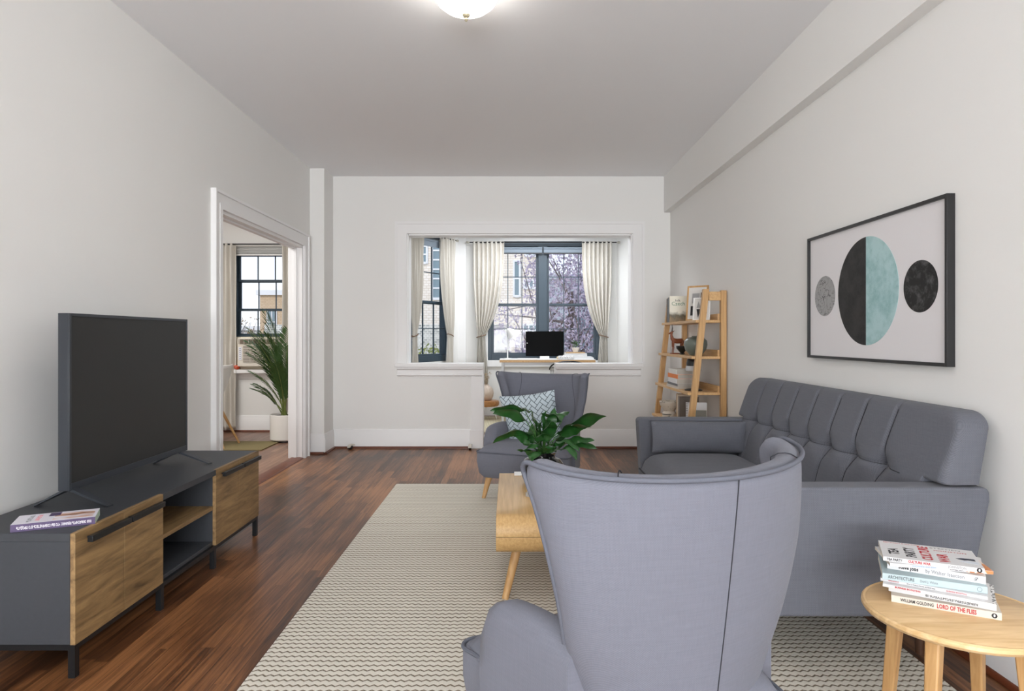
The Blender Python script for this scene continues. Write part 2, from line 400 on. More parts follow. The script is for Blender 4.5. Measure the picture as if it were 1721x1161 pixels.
# white reveal lining
mb.box((OX0-0.012, YB-0.001, 0.915), (OX0+0.006, YB+0.17, OZ1+0.012)); mb.box((OX1-0.006, YB-0.001, 0.915), (OX1+0.012, YB+0.17, OZ1+0.012)); mb.box((OX0, YB-0.001, OZ1-0.006), (OX1, YB+0.17, OZ1+0.012))
struct(mb.build('trim_1', M_trim))
def ledge(name, x0, x1, ca, cb):
    mb = MB()
    mb.box((x0, YB-0.06, 0.877), (x1, YB+0.19, 0.915))
    prof = [(YB, 0.877), (YB-0.045, 0.877), (YB-0.042, 0.855), (YB-0.02, 0.845), (YB-0.02, 0.80), (YB-0.03, 0.795), (YB-0.03, 0.785), (YB, 0.775)]
    mb.prism(prof, 'X', x0+0.02 if ca else x0, x1-0.02 if cb else x1)
    return struct(mb.build(name, M_trim, bevel=0.003))
ledge('trim_2', -1.235, -0.285, True, False)
ledge('trim_3', 0.49, 1.43, False, True)
# end casings of the half walls
mb = MB(); mb.box((-0.42, YB-0.02, 0.0), (-0.30, YB, 0.775)); mb.box((-0.30, YB-0.03, 0.0), (-0.285, YB+0.18, 0.877)); mb.box((-0.435, YB-0.028, 0.0), (-0.285, YB, 0.2))
struct(mb.build('trim_4', M_trim, bevel=0.003))
mb = MB(); mb.box((0.50, YB-0.02, 0.0), (0.62, YB, 0.775)); mb.box((0.49, YB-0.03, 0.0), (0.50, YB+0.18, 0.877))
struct(mb.build('trim_5', M_trim, bevel=0.003))
# bay step riser
struct(MB().box((-0.285, 7.195, 0), (0.49, 7.21, 0.12)).build('trim_6', M_trim))

# door casing in left wall (no door leaf)
mb = MB()
def dcas(x, sgn):
    t = 0.022 * sgn
    xs = sorted((x, x+t)); xt = sorted((x, x+t*1.7))
    mb.box((xs[0], DY0-0.115, 0), (xs[1], DY0-0.012, DH+0.115)); mb.box((xs[0], DY1+0.012, 0), (xs[1], DY1+0.115, DH+0.115)); mb.box((xs[0], DY0-0.012, DH+0.012), (xs[1], DY1+0.012, DH+0.115))
    mb.box((xt[0], DY0-0.135, 0), (xt[1], DY0-0.115, DH+0.135)); mb.box((xt[0], DY1+0.115, 0), (xt[1], DY1+0.135, DH+0.135)); mb.box((xt[0], DY0-0.115, DH+0.115), (xt[1], DY1+0.115, DH+0.135))
    if sgn > 0:
        mb.box((xs[1]-0.002, DY0-0.05, 0), (xs[1]+0.008, DY0-0.010, DH+0.05)); mb.box((xs[1]-0.002, DY1+0.010, 0), (xs[1]+0.008, DY1+0.05, DH+0.05)); mb.box((xs[1]-0.002, DY0-0.010, DH+0.010), (xs[1]+0.008, DY1+0.010, DH+0.05))
dcas(XL, 1); dcas(XL-0.12, -1)
mb.box((XL-0.124, DY0-0.012, 0), (XL+0.004, DY0+0.012, DH+0.012)); mb.box((XL-0.124, DY1-0.012, 0), (XL+0.004, DY1+0.012, DH+0.012)); mb.box((XL-0.124, DY0, DH-0.012), (XL+0.004, DY1, DH+0.012))
mb.box((XL-0.075, DY1-0.026, 0), (XL-0.05, DY1-0.012, DH-0.012)); mb.box((XL-0.075, DY0+0.012, DH-0.026), (XL-0.05, DY1-0.026, DH-0.012))
struct(mb.build('door_1_casing', M_trim))
struct(MB().prism([(XL-0.12, 0), (XL-0.10, 0.012), (XL-0.02, 0.014), (XL+0.012, 0.010), (XL+0.02, 0)], 'Y', DY0+0.012, DY1-0.012).build('trim_7', M_shoe, bevel=0.002))

# ------------------------------------------------------------------ windows
def sash_window(name, A, d, n, s0, s1, z0, z1, units, cols, sashes, fr=0.05, bottom=0.07, pos=0.05, topbar=0.0, sash=0.03):
    """A origin (plan), d along, n outward.  sashes=[(za,zb,rows)]"""
    up = Vector((0,0,1))
    root = MB()
    def bx(mb, a, b, za, zb, t0, t1):
        p = [A+d*a+n*t0, A+d*b+n*t0, A+d*b+n*t1, A+d*a+n*t1]
        mb.hexa([q+up*za for q in p], [q+up*zb for q in p])
    bx(root, s0, s0+fr, z0, z1, 0.0, 0.12); bx(root, s1-fr, s1, z0, z1, 0.0, 0.12)
    bx(root, s0+fr, s1-fr, z1-fr-topbar, z1, 0.0, 0.12); bx(root, s0+fr, s1-fr, z0, z0+bottom, 0.0, 0.12)
    us = units
    for i in range(len(us)-1): bx(root, us[i][1], us[i+1][0], z0+bottom, z1-fr-topbar, 0.01, 0.10)
    ro = struct(root.build(name, M_navy, bevel=0.002))
    for (u0, u1) in us:
        for k, (za, zb, rows) in enumerate(sashes):
            off = pos + (0.0 if k == 0 else 0.028 * (1 if k % 2 else 0))
            mb = MB(); r = sash
            bx(mb, u0, u0+r, za, zb, off, off+0.03); bx(mb, u1-r, u1, za, zb, off, off+0.03)
            bx(mb, u0+r, u1-r, za, za+r*0.9, off, off+0.03); bx(mb, u0+r, u1-r, zb-r*0.9, zb, off, off+0.03)
            for c in range(1, cols): 
                x = u0+r + (u1-u0-2*r)*c/cols; bx(mb, x-0.0055, x+0.0055, za+r*0.9, zb-r*0.9, off+0.006, off+0.024)
            for q in range(1, rows):
                z = za + (zb-za)*q/rows; bx(mb, u0+r, u1-r, z-0.0055, z+0.0055, off+0.006, off+0.024)
            so = mb.build('sash', M_navy, ro)
            g = MB(); bx(g, u0+r*0.5, u1-r*0.5, za+0.01, zb-0.01, off+0.013, off+0.017); g.build('pane', M_glass, so)
    return ro
ZM = 1.2-(512-566)/122.2
sash_window('window_1', Vector((0,9.0,0)), Vector((1,0,0)), Vector((0,1,0)), W0, W1, WZ0, WZ1, [(W0+0.05, 0.392), (0.512, W1-0.05)], 3,
            [(0.955, ZM+0.02, 2), (ZM-0.02, 2.44, 2)], fr=0.05, bottom=0.075, topbar=0.02)
sash_window('window_2', A1, d1, n1, 0.24, 1.04, 0.88, 2.50, [(0.27, 1.015)], 3, [(0.955, ZM+0.02, 2), (ZM-0.02, 2.44, 2)], fr=0.03, bottom=0.075, pos=0.012)
dR = (Vector((1.95, 8.17, 0))-Vector((1.47, 9.0, 0))).normalized()
sash_window('window_3', Vector((1.47, 9.0, 0)), dR, Vector((-dR.y, dR.x, 0)), 0.36, 0.90, 0.88, 2.50, [(0.405, 0.855)], 2, [(0.955, ZM+0.02, 2), (ZM-0.02, 2.44, 2)], fr=0.045, bottom=0.075)
sash_window('window_4', Vector((0,8.3,0)), Vector((1,0,0)), Vector((0,1,0)), -3.50, -2.70, 1.20, 2.27, [(-3.46, -2.74)], 3,
            [(1.215, 1.56, 1), (1.53, 1.92, 1), (1.90, 2.25, 1)], fr=0.04, bottom=0.02, pos=0.03)
# window sills / stools
sbox('trim_8', [((-3.60, 8.20, 0.745), (-2.60, 8.42, 0.79)), ((-3.56, 8.282, 0.67), (-2.64, 8.30, 0.745))], M_trim, 0.003)
sbox('trim_9', [((W0-0.10, 8.975, 0.79), (W1+0.10, 9.0, 0.88))], M_trim, 0.003)
# white jamb posts at bay corners
sbox('trim_10', [((-0.72, 8.93, 0.12), (-0.60, 9.0, BZ))], M_trim, 0.004)
# shades
M_shade = mat('grey_roller_shade', rgb(128, 140, 152), 0.7)
def shade(label, x0, x1, y, z0, z1, m=M_shade, name='window_shade'):
    t = thing(name, label, 'window shade', ((x0+x1)/2, y, z1), group=None)
    MB().tube([(x0, y, z1-0.015), (x1, y, z1-0.015)], 0.016, 12).build('roller', m, t, world=True)
    MB().box((x0, y-0.004, z0), (x1, y, z1-0.02)).build('cloth', m, t, world=True)
    MB().box((x0, y-0.010, z0-0.010), (x1, y+0.006, z0+0.008)).build('bottom_bar', M_blackm, t, world=True)
    return t
shade('grey rolled-up shade above left half of bay window', W0+0.055, 0.44, 8.97, 2.345, 2.43)
shade('grey rolled-up shade above right half of bay window', 0.465, W1-0.055, 8.97, 2.345, 2.43)
# angled window shade
t = thing('window_shade', 'grey rolled-up shade in the narrow angled side window', 'window shade', tuple(A1+d1*0.61+Vector((0,0,2.4))), math.atan2(d1.y, d1.x))
MB().box((-0.32, -0.035, -0.05), (0.32, -0.03, 0.03)).build('cloth', M_shade, t); MB().tube([(-0.32,-0.03,0.03),(0.32,-0.03,0.03)], 0.015, 10).build('roller', M_shade, t)
# side-room blind: raised white slats
t = thing('venetian_blind', 'raised white venetian blind at top of side room window', 'blind', (-3.1, 8.27, 2.38))
MB().box((-3.48, 8.245, 2.335), (-2.72, 8.29, 2.375)).build('headrail', M_white, t, world=True, bevel=0.003)
mb = MB()
for k in range(7): mb.box((-3.47, 8.245, 2.25+k*0.011), (-2.73, 8.285, 2.254+k*0.011))
mb.build('slats', M_white, t, world=True)
MB().box((-3.47, 8.243, 2.225), (-2.73, 8.287, 2.243)).build('bottom_rail', M_white, t, world=True, bevel=0.003)

# ------------------------------------------------------------------ curtains
M_tie = mat('brown_tieback_cord', rgb(120, 96, 76), 0.9)
def curtain(label, A, d, n, sgn, wt, zt, zb, ztie=None, tw=0.1, bw=0.12, folds=6, toff=0.05, group='cream curtains', dep=0.028):
    """outer edge at A; fabric runs sgn*d; n points to the room. toff = how far the tie sits from the outer edge"""
    A = Vector(A); d = Vector(d); n = Vector(n)
    t = thing('curtain', label, 'curtain', (A.x, A.y, zb), group=group)
    nu, nv = folds*10+1, 44
    def widths(z):
        if ztie is None: return 0.0, wt
        if z >= ztie:
            q = (z-ztie)/(zt-ztie)
            e = min(1.0, q*1.0)
            inner = (toff+tw) + (wt-toff-tw) * (1-(1-e)**3.0)
            outer = toff * (1-min(1, q*1.6))**1.5
            if z > ztie+0.0 and q < 0.10:   # soft bulge just above the tie
                inner += 0.0
            return outer, inner
        q = (ztie-z)/(ztie-zb)
        ww = tw + (bw-tw)*min(1, q*1.5)
        return toff - (ww-tw)*0.3, toff - (ww-tw)*0.3 + ww
    def fn(i, j):
        z = zb + (zt-zb)*j/(nv-1); a = i/(nu-1); o, inn = widths(z)
        x = o + (inn-o)*a
        amp = dep * (0.6 + 0.4*min(1, (inn-o)/wt+0.3))
        if z > zt-0.05: amp *= 0.55 + 0.45*(zt-z)/0.05
        y = amp * math.sin(a*folds*2*PI + 0.35*math.sin(z*3)) + 0.008*math.sin(a*13+z*5)
        return A + d*sgn*x + n*y + Vector((0,0,z))
    mb = MB(); mb.grid(fn, nu, nv)
    mb.build('panel', M_curt, t, world=True, solid=0.003, ang=80)
    if ztie:
        c = A + d*sgn*(toff+tw/2); ring = []
        for k in range(20):
            a = 2*PI*k/20; ring.append(c + d*(tw/2+0.014)*math.cos(a) + n*(dep+0.006)*math.sin(a) + Vector((0,0,ztie+0.0-0.018*math.cos(a)*sgn*-1)))
        MB().tube(ring, 0.006, 8, closed=True).build('tieback', M_tie, t, world=True)
    return t
X = Vector((1,0,0)); NY = Vector((0,-1,0))
YC = 8.90
curtain('cream tied-back curtain left of the monitor window', (-0.50, YC, 0), X, NY, 1, 0.42, 2.50, 0.42, 1.21, 0.10, 0.16, 7, 0.06)
curtain('cream tied-back curtain right of the monitor window', (1.385, YC, 0), X, NY, -1, 0.405, 2.50, 0.42, 1.21, 0.10, 0.16, 7, 0.06)
nin = -n1
AA = A1 + nin*0.09
curtain('narrow cream tied-back curtain, leftmost in the bay', AA+d1*0.13, d1, nin, 1, 0.27, 2.50, 0.42, 1.22, 0.07, 0.11, 5, 0.06)
curtain('cream tied-back curtain at the inner end of the angled side window', AA+d1*1.06, d1, nin, -1, 0.30, 2.50, 0.42, 1.22, 0.08, 0.13, 5, 0.05)
curtain('long straight cream curtain left of the side room window', (-3.70, 8.19, 0), X, NY, 1, 0.27, 2.37, 0.035, None, folds=4, dep=0.035, group='side room curtains')
curtain('long straight cream curtain behind the palm', (-2.85, 8.19, 0), X, NY, 1, 0.26, 2.37, 0.035, None, folds=4, dep=0.035, group='side room curtains')
def rod(label, P, Q, m=M_blackm, fin=0.016):
    P = Vector(P); Q = Vector(Q); t = thing('curtain_rod', label, 'curtain rod', tuple(P))
    MB().tube([P, Q], 0.008, 10).build('rod', m, t, world=True)
    for E, s in ((P, -1), (Q, 1)):
        u = (Q-P).normalized()*s
        MB().tube([E, E+u*0.010, E+u*0.02, E+u*0.04, E+u*0.05], [0.008, 0.012, fin, fin, 0.008], 12).build('finial', M_chrome, t, world=True)
    return t
rod('dark curtain rod above the monitor window', (-0.55, YC, 2.485), (1.45, YC, 2.485))
rod('dark curtain rod over the angled side window', AA+d1*0.08+Vector((0,0,2.485)), AA+d1*1.10+Vector((0,0,2.485)))
rod('dark curtain rod in the side room', (-3.78, 8.19, 2.36), (-2.50, 8.19, 2.36))

# ------------------------------------------------------------------ ceiling lamp
t = thing('ceiling_lamp', 'round white glass flush ceiling lamp with brass finial', 'ceiling light', (-0.215, 3.22, H))
M_brass = mat('pale_brass', rgb(206, 198, 170), 0.3, metal=0.8)
MB().lathe([(0.02,0.0),(0.175,0.0),(0.182,-0.012),(0.176,-0.028),(0.162,-0.034),(0.02,-0.034)], seg=48).build('rim', M_brass, t)
M_lamp = mat('lit_frosted_glass', (1,0.97,0.92,1), 0.3, emit=(1.0,0.95,0.88,1), estr=18.0)
MB().lathe([(0.02,-0.03),(0.160,-0.032),(0.158,-0.055),(0.142,-0.085),(0.11,-0.112),(0.07,-0.129),(0.03,-0.136),(0.004,-0.137)], seg=48).build('glass_bowl', M_lamp, t)
MB().lathe([(0.004,-0.125),(0.016,-0.137),(0.020,-0.146),(0.016,-0.156),(0.008,-0.163),(0.010,-0.168),(0.007,-0.175),(0.002,-0.18)], seg=20).build('finial', M_brass, t)

# ------------------------------------------------------------------ rug
def rug_mat():
    m, nt, b = newmat('knitted_rug')
    tcn = nt.nodes.new('ShaderNodeTexCoord'); s = nt.nodes.new('ShaderNodeSeparateXYZ'); nt.links.new(tcn.outputs['Object'], s.inputs[0])
    nz = nt.nodes.new('ShaderNodeTexNoise'); nz.inputs['Scale'].default_value = 9; nz.inputs['Detail'].default_value = 2; nt.links.new(tcn.outputs['Object'], nz.inputs['Vector'])
    nf = nt.nodes.new('ShaderNodeTexNoise'); nf.inputs['Scale'].default_value = 260; nf.inputs['Detail'].default_value = 2; nt.links.new(tcn.outputs['Object'], nf.inputs['Vector'])
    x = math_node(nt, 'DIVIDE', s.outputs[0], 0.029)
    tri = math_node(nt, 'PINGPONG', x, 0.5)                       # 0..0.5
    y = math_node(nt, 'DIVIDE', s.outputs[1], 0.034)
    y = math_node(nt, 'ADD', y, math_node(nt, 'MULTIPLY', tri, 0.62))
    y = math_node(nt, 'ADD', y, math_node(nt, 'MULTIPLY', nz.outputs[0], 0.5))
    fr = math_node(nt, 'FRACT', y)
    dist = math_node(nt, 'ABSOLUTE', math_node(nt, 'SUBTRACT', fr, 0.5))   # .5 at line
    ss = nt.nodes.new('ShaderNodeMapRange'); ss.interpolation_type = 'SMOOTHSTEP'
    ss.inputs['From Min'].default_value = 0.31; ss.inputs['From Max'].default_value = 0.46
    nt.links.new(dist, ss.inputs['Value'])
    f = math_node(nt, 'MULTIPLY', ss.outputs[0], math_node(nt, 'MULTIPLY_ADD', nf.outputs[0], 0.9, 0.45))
    mx = nt.nodes.new('ShaderNodeMix'); mx.data_type = 'RGBA'; mx.inputs[6].default_value = rgb(222, 217, 205); mx.inputs[7].default_value = rgb(116, 102, 84)  # crevices: dark thread under the knit plus gap shade put into the colour
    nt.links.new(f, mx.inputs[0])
    mx2 = nt.nodes.new('ShaderNodeMix'); mx2.data_type = 'RGBA'; mx2.blend_type = 'MULTIPLY'; mx2.inputs[0].default_value = 0.25
    nt.links.new(mx.outputs[2], mx2.inputs[6]); nt.links.new(nf.outputs[0], mx2.inputs[7])
    nt.links.new(mx2.outputs[2], b.inputs['Base Color'])
    b.inputs['Roughness'].default_value = 0.95; b.inputs['Specular IOR Level'].default_value = 0.1
    bp = nt.nodes.new('ShaderNodeBump'); bp.inputs['Strength'].default_value = 0.5; bp.inputs['Distance'].default_value = 0.006; bp.invert = True
    nt.links.new(ss.outputs[0], bp.inputs['Height']); nt.links.new(bp.outputs[0], b.inputs['Normal'])
    return m
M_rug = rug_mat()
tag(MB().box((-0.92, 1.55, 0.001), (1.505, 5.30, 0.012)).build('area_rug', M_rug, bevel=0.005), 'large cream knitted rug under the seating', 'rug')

# ------------------------------------------------------------------ wing armchairs
def make_wing_chair(name, label, loc, rz, group):
    t = thing(name, label, 'armchair', loc, rz, group=group)
    ZB, ZT, TH = 0.20, 0.93, 0.062
    def W(z):
        pts = [(0.19,0.20),(0.36,0.235),(0.53,0.298),(0.72,0.342),(0.94,0.380)]
        for (a,b),(c,e) in zip(pts, pts[1:]):
            if z <= c: return b+(e-b)*max(0,(z-a)/(c-a))
        return pts[-1][1]
    def D(z):
        pts = [(0.2,0.15),(0.45,0.16),(0.53,0.158),(0.62,0.158),(0.72,0.173),(0.82,0.21),(0.93,0.27)]
        for (a,b),(c,e) in zip(pts, pts[1:]):
            if z <= c: 
                q = max(0,(z-a)/(c-a)); q = q*q*(3-2*q) if False else q; return b+(e-b)*q
        return pts[-1][1]
    def V0(z):
        q = (ZT-z)/(ZT-ZB); return 0.10*q**1.2
    def ztop(tt):
        a = abs(tt); dip = 0.032*(1-a**2); r = max(0, (a-0.86)/0.14); return ZT - dip - 0.034*r*r
    AN = R(96)
    def plan(tt, z, off):
        an = tt*AN; w, dd = W(z)-off, D(z)
        u = w*math.sin(an)/math.sin(min(AN, R(90)))
        vv = (dd-off*0.0)*((1-math.cos(an))/(1-math.cos(AN)))**0.95*1.0 + off*math.cos(an)
        return Vector((u, V0(z)+vv, z))
    nT, nZ = 61, 22
    def tt(i): return -1 + 2*i/(nT-1)
    def out(i, j, off, zadd=0): 
        z = ZB + (ztop(tt(i))+zadd-ZB)*j/(nZ-1); return plan(tt(i), z, off)
    prof = []   # ring of (offset, row)
    rows = [(0.0, j) for j in range(nZ)] + ['rim'] + [(TH, j) for j in range(nZ-1, -1, -1)]
    mb = MB(); nR = len(rows)
    def P(i, k):
        r = rows[k]
        if r == 'rim':
            p = plan(tt(i), ztop(tt(i)), TH*0.5); return p + Vector((0,0,0.010))
        return out(i, r[1], r[0])
    mb.grid(P, nT, nR)
    # close the two wing edges
    for side in (0, nT-1):
        base = len(mb.v); ring = [mb.v[side*nR+k] for k in range(nR)]
        for j in range(nZ):
            a = ring[j]; b2 = ring[nR-1-j]; mb.v.append((a+b2)/2 + Vector((0,0.012,0)))
        for j in range(nZ-1):
            mb.f.append((side*nR+j, side*nR+j+1, base+j+1, base+j)); mb.f.append((base+j, base+j+1, side*nR+nR-2-j, side*nR+nR-1-j))
        mb.f.append((side*nR+nZ-1, side*nR+nZ, base+nZ-1)); mb.f.append((side*nR+nZ, side*nR+nZ+1, base+nZ-1))
    # bottom
    for i in range(nT-1): mb.f.append((i*nR, (i+1)*nR, (i+1)*nR+nR-1, i*nR+nR-1))
    back = mb.build('backrest', M_chair, t, sub=1)
    # piping around the outer edge
    pth = []
    for j in range(10, nZ): pth.append(out(0, j, 0.0))
    for i in range(1, nT-1): pth.append(plan(tt(i), ztop(tt(i))+0.001, -0.002))
    for j in range(nZ-1, 9, -1): pth.append(out(nT-1, j, 0.0))
    MB().tube(pth, 0.0055, 10).build('piping', M_pipe, back)
    pin = [p + Vector((0,0.0,0)) for p in pth]
    # seams: outer panel joins and inner curved joins
    for sgn in (-1, 1):
        t0 = 0.45*sgn
        if sgn > 0:
            tr = 0.0; MB().tube([plan(tr, ZB+(ztop(tr)-ZB)*k/20, -0.0004) for k in range(21)], 0.0013, 6).build('seam', M_seam, back)
        o = [plan(t0, ztop(t0)+0.002, TH*0.08), plan(t0, ztop(t0)+0.0095, TH*0.3), plan(t0, ztop(t0)+0.0115, TH*0.5), plan(t0, ztop(t0)+0.0095, TH*0.75)]
        inn = []
        for k in range(21):
            q = k/20; z = ztop(t0) - 0.36*q; a = sgn*(0.45 + 0.48*q**1.8); inn.append(plan(a, z, TH+0.0005))
        MB().tube(o + inn, 0.0014, 6).build('seam', M_seam, back)
    # seat base
    def rr(hx, y0, y1, r, z, n=5, front_r=None):
        pts = []
        for cx, cy, a0 in ((hx-r, y1-r, 0), (-hx+r, y1-r, 90), (-hx+r, y0+r, 180), (hx-r, y0+r, 270)):
            for k in range(n+1):
                a = R(a0+90*k/n); pts.append((cx+r*math.cos(a), cy+r*math.sin(a), z))
        return pts
    mb = MB(); lv = [(0.325,0.07,0.625,0.168),(0.350,0.05,0.650,0.20),(0.362,0.05,0.662,0.28),(0.362,0.05,0.662,0.345),(0.355,0.055,0.655,0.36)]
    tp = lambda p: (p[0]*(0.58+0.42*min(1, max(0, (p[1]-0.05)/0.45))), p[1], p[2])
    rings = [[tp(p) for p in rr(a,b2,c,0.045,z)] for a,b2,c,z in lv]; n = len(rings[0])
    vs = [p for r_ in rings for p in r_]; fs = [tuple(range(n)), tuple(range((len(rings)-1)*n, len(rings)*n))]
    for i in range(len(rings)-1):
        for k in range(n): fs.append((i*n+k, i*n+(k+1)%n, (i+1)*n+(k+1)%n, (i+1)*n+k))
    seat = mb.add(vs, fs).build('seat_base', M_chair, t)
    MB().tube([tp(p) for p in rr(0.362,0.05,0.662,0.045,0.358)], 0.0055, 8, closed=True).build('piping', M_pipe, seat)
    # seat cushion crown
    def cush(i, j):
        a = -1+2*i/24; b2 = -1+2*j/24
        x = 0.352*a; y = 0.36+0.292*b2
        h = (max(0,1-abs(a)**5)*max(0,1-abs(b2)**4))**0.5
        return (x*(0.58+0.42*min(1, max(0, (y-0.05)/0.45))), y, 0.355+0.068*h)
    MB().grid(cush, 25, 25).build('seat_cushion', M_chair, t, ang=80)
    # arms
    for sgn in (-1, 1):
        nS = 16; prof = []
        def arm(i, k):
            q = i/(nS-1); y = 0.19+0.33*q
            top = 0.525 + 0.02*math.sin(PI*min(1,q*1.1)*0.9)
            ft = 1.0
            if q > 0.80:
                w_ = (q-0.80)/0.20; ft = math.sqrt(max(0, 1-w_*w_)); top = 0.36 + (top-0.36)*max(0.0, ft)*1.0 if w_ < 1 else 0.36
                y = 0.19+0.33*0.80 + 0.33*0.20*math.sin(w_*PI/2)*1.0
                top = 0.40 + (0.54-0.40)*math.cos(w_*PI/2)**0.9
            zb = 0.22; cx = (0.232+0.080*min(1, (y-0.10)/0.40))*sgn; hw = 0.048
            ring = [(-hw, zb), (-hw, zb+(top-zb)*0.5), (-hw, top-0.04), (-hw*0.8, top-0.014), (-hw*0.35, top-0.001), (hw*0.35, top-0.001), (hw*0.8, top-0.014), (hw, top-0.04), (hw, zb+(top-zb)*0.5), (hw, zb)]
            a, z = ring[k]; return (cx+a, y, z)
        mb = MB(); mb.grid(arm, nS, 10)
        b0 = 0; mb.f.append(tuple(range(10))); mb.f.append(tuple((nS-1)*10+k for k in range(10)))
        for i in range(nS-1): mb.f.append((i*10, (i+1)*10, (i+1)*10+9, i*10+9))
        mb.build('armrest', M_chair, t, ang=60)
    for sx in (-1, 1):
        for y0, yy, k in ((0.57, 0.615, 1.0), (0.12, 0.08, 0.76)):
            MB().tube([(sx*0.285*k, y0, 0.175), (sx*0.30*k, (y0+yy)/2, 0.09), (sx*0.315*k, yy, 0.0)], [0.024, 0.019, 0.0135], 16).build('leg', M_oakz, t)
    return t
make_wing_chair('wing_armchair', 'blue-grey wing armchair seen from behind in the foreground', (0.474, 1.348, 0.012), R(26), 'matching wing armchairs')
make_wing_chair('wing_armchair', 'grey wing armchair facing the room in front of the bay, with patterned cushion', (0.334, 5.27, 0.0), R(157), 'matching wing armchairs')

# cushions
def cushion_mesh(w_, h_, T, pinch=0.10, n=26, ex=0.55, wr=0.0, seed=1):
    rnd = random.Random(seed); mb = MB(); ph = [rnd.uniform(0, 6) for _ in range(6)]
    for s in (1, -1):
        def fn(i, j, s=s):
            a = -1+2*i/(n-1); b2 = -1+2*j/(n-1)
            x = w_/2*a*(1-pinch*(1-b2*b2)); z = h_/2*b2*(1-pinch*(1-a*a))
            th = T/2*(max(0,1-a*a)*max(0,1-b2*b2))**ex
            th *= 1 + wr*math.sin(a*9+ph[0]+b2*4)*math.exp(-3*(1-abs(a))) 
            return (x, s*th, z)
        mb.grid(fn, n, n)
    return mb
def chevron_mat():
    m, nt, b = newmat('pale_blue_basket_pattern')
    tcn = nt.nodes.new('ShaderNodeTexCoord'); s = nt.nodes.new('ShaderNodeSeparateXYZ'); nt.links.new(tcn.outputs['Object'], s.inputs[0])
    # herringbone in x,z : cells rotated 45 deg
    L = 0.029
    u = math_node(nt, 'DIVIDE', math_node(nt, 'ADD', s.outputs[0], s.outputs[2]), L*1.414)
    v = math_node(nt, 'DIVIDE', math_node(nt, 'SUBTRACT', s.outputs[2], s.outputs[0]), L*1.414)
    fu = math_node(nt, 'FLOOR', u); fv = math_node(nt, 'FLOOR', v)
    k = math_node(nt, 'FLOORED_MODULO', math_node(nt, 'SUBTRACT', fu, fv), 4.0)
    a = math_node(nt, 'FRACT', u); c = math_node(nt, 'FRACT', v)
    t_ = 0.07
    left = math_node(nt, 'LESS_THAN', a, t_); right = math_node(nt, 'GREATER_THAN', a, 1-t_)
    bot = math_node(nt, 'LESS_THAN', c, t_); top = math_node(nt, 'GREATER_THAN', c, 1-t_)
    def eq(n_): return math_node(nt, 'COMPARE', k, float(n_), 0.1)
    def mul(p, q): return math_node(nt, 'MULTIPLY', p, q)
    def mxx(p, q): return math_node(nt, 'MAXIMUM', p, q)
    # k=0: left end of horizontal tile, k=1 right end, k=2 top end of vertical tile, k=3 bottom end
    l0 = mul(eq(0), mxx(left, mxx(bot, top))); l1 = mul(eq(1), mxx(right, mxx(bot, top)))
    l2 = mul(eq(2), mxx(top, mxx(left, right))); l3 = mul(eq(3), mxx(bot, mxx(left, right)))
    f = mxx(mxx(l0, l1), mxx(l2, l3))
    mx = nt.nodes.new('ShaderNodeMix'); mx.data_type = 'RGBA'; mx.inputs[6].default_value = rgb(188, 202, 210); mx.inputs[7].default_value = rgb(62, 72, 84)
    nt.links.new(f, mx.inputs[0]); nt.links.new(mx.outputs[2], b.inputs['Base Color']); b.inputs['Roughness'].default_value = 0.9
    return m
t = thing('throw_cushion', 'pale blue square cushion with dark basketweave lines on far armchair', 'cushion', (0.165, 4.97, 0.575), rot=(R(14), R(-8), R(-18)))
cushion_mesh(0.44, 0.42, 0.15, 0.07, seed=3).build('cover', chevron_mat(), t, ang=80, merge=True)

# ------------------------------------------------------------------ sofa
SX0, SX1 = 0.834, 1.70; SY0, SY1 = 2.30, 4.36
t = thing('tufted_sofa', 'long slate-grey tufted sofa against the right wall', 'sofa', (1.27, 3.33, 0))
def sofa_arm(y0, y1):
    mb = MB()
    pts = [(0.86, 0.215), (1.60, 0.215), (1.69, 0.62), (1.69, 0.655), (1.675, 0.67), (0.85, 0.67), (0.834, 0.655)]
    mb.prism(pts, 'Y', y0, y1); return mb.build('armrest', M_sofa, t, world=True, bevel=0.014, bseg=3)
sofa_arm(SY0, SY0+0.105); sofa_arm(SY1-0.105, SY1)
MB().prism([(0.86,0.215),(1.60,0.215),(1.62,0.34),(0.85,0.34)], 'Y', SY0+0.105, SY1-0.105).build('seat_frame', M_sofa, t, world=True, bevel=0.01)
def seatf(i, j):
    a = -1+2*i/40; b2 = -1+2*j/24
    return (1.165+0.325*b2, 3.33+0.925*a, 0.34 + 0.135*(max(0,1-abs(a)**14)*max(0,1-abs(b2)**7))**0.5)
MB().grid(seatf, 41, 25).build('seat_cushion', M_sofa, t, world=True, ang=80)
MB().tube([(0.842, SY0+0.106, 0.345), (0.842, SY1-0.106, 0.345)], 0.005, 8).build('piping', M_seam, t, world=True)
# backrest: tufted front
BTN = [4.09-0.2325*k for k in range(7)]; ZBt = 0.672
def back_front(y, z):
    q = (z-0.46)/(0.935-0.46)
    x = 1.455 + 0.150*q
    d = 0.0
    for yb in BTN:
        dy = y-yb
        r = math.sqrt((dy/0.052)**2+((z-ZBt)/0.045)**2); d += 0.034*math.exp(-r*r*0.9)
        if z > ZBt: d += 0.010*math.exp(-(dy/0.012)**2)
        else:
            d += 0.009*math.exp(-(dy/0.012)**2)
    d += 0.012*min(1, max(0, (y-SY0-0.22)/0.15))*min(1, max(0, (SY1-0.1-y)/0.1))*math.exp(-((z-ZBt)/0.010)**2)
    d += 0.0
    puff = 0.012*math.sin(PI*min(1,max(0,(z-0.46)/0.475)))
    return x + d*1.0 - puff
def ztop_s(y):
    e = min(y-SY0, SY1-y); zt = 0.935
    if e < 0.11: q = 1-e/0.11; zt -= 0.085*(1-math.sqrt(max(0,1-q*q)))
    return zt
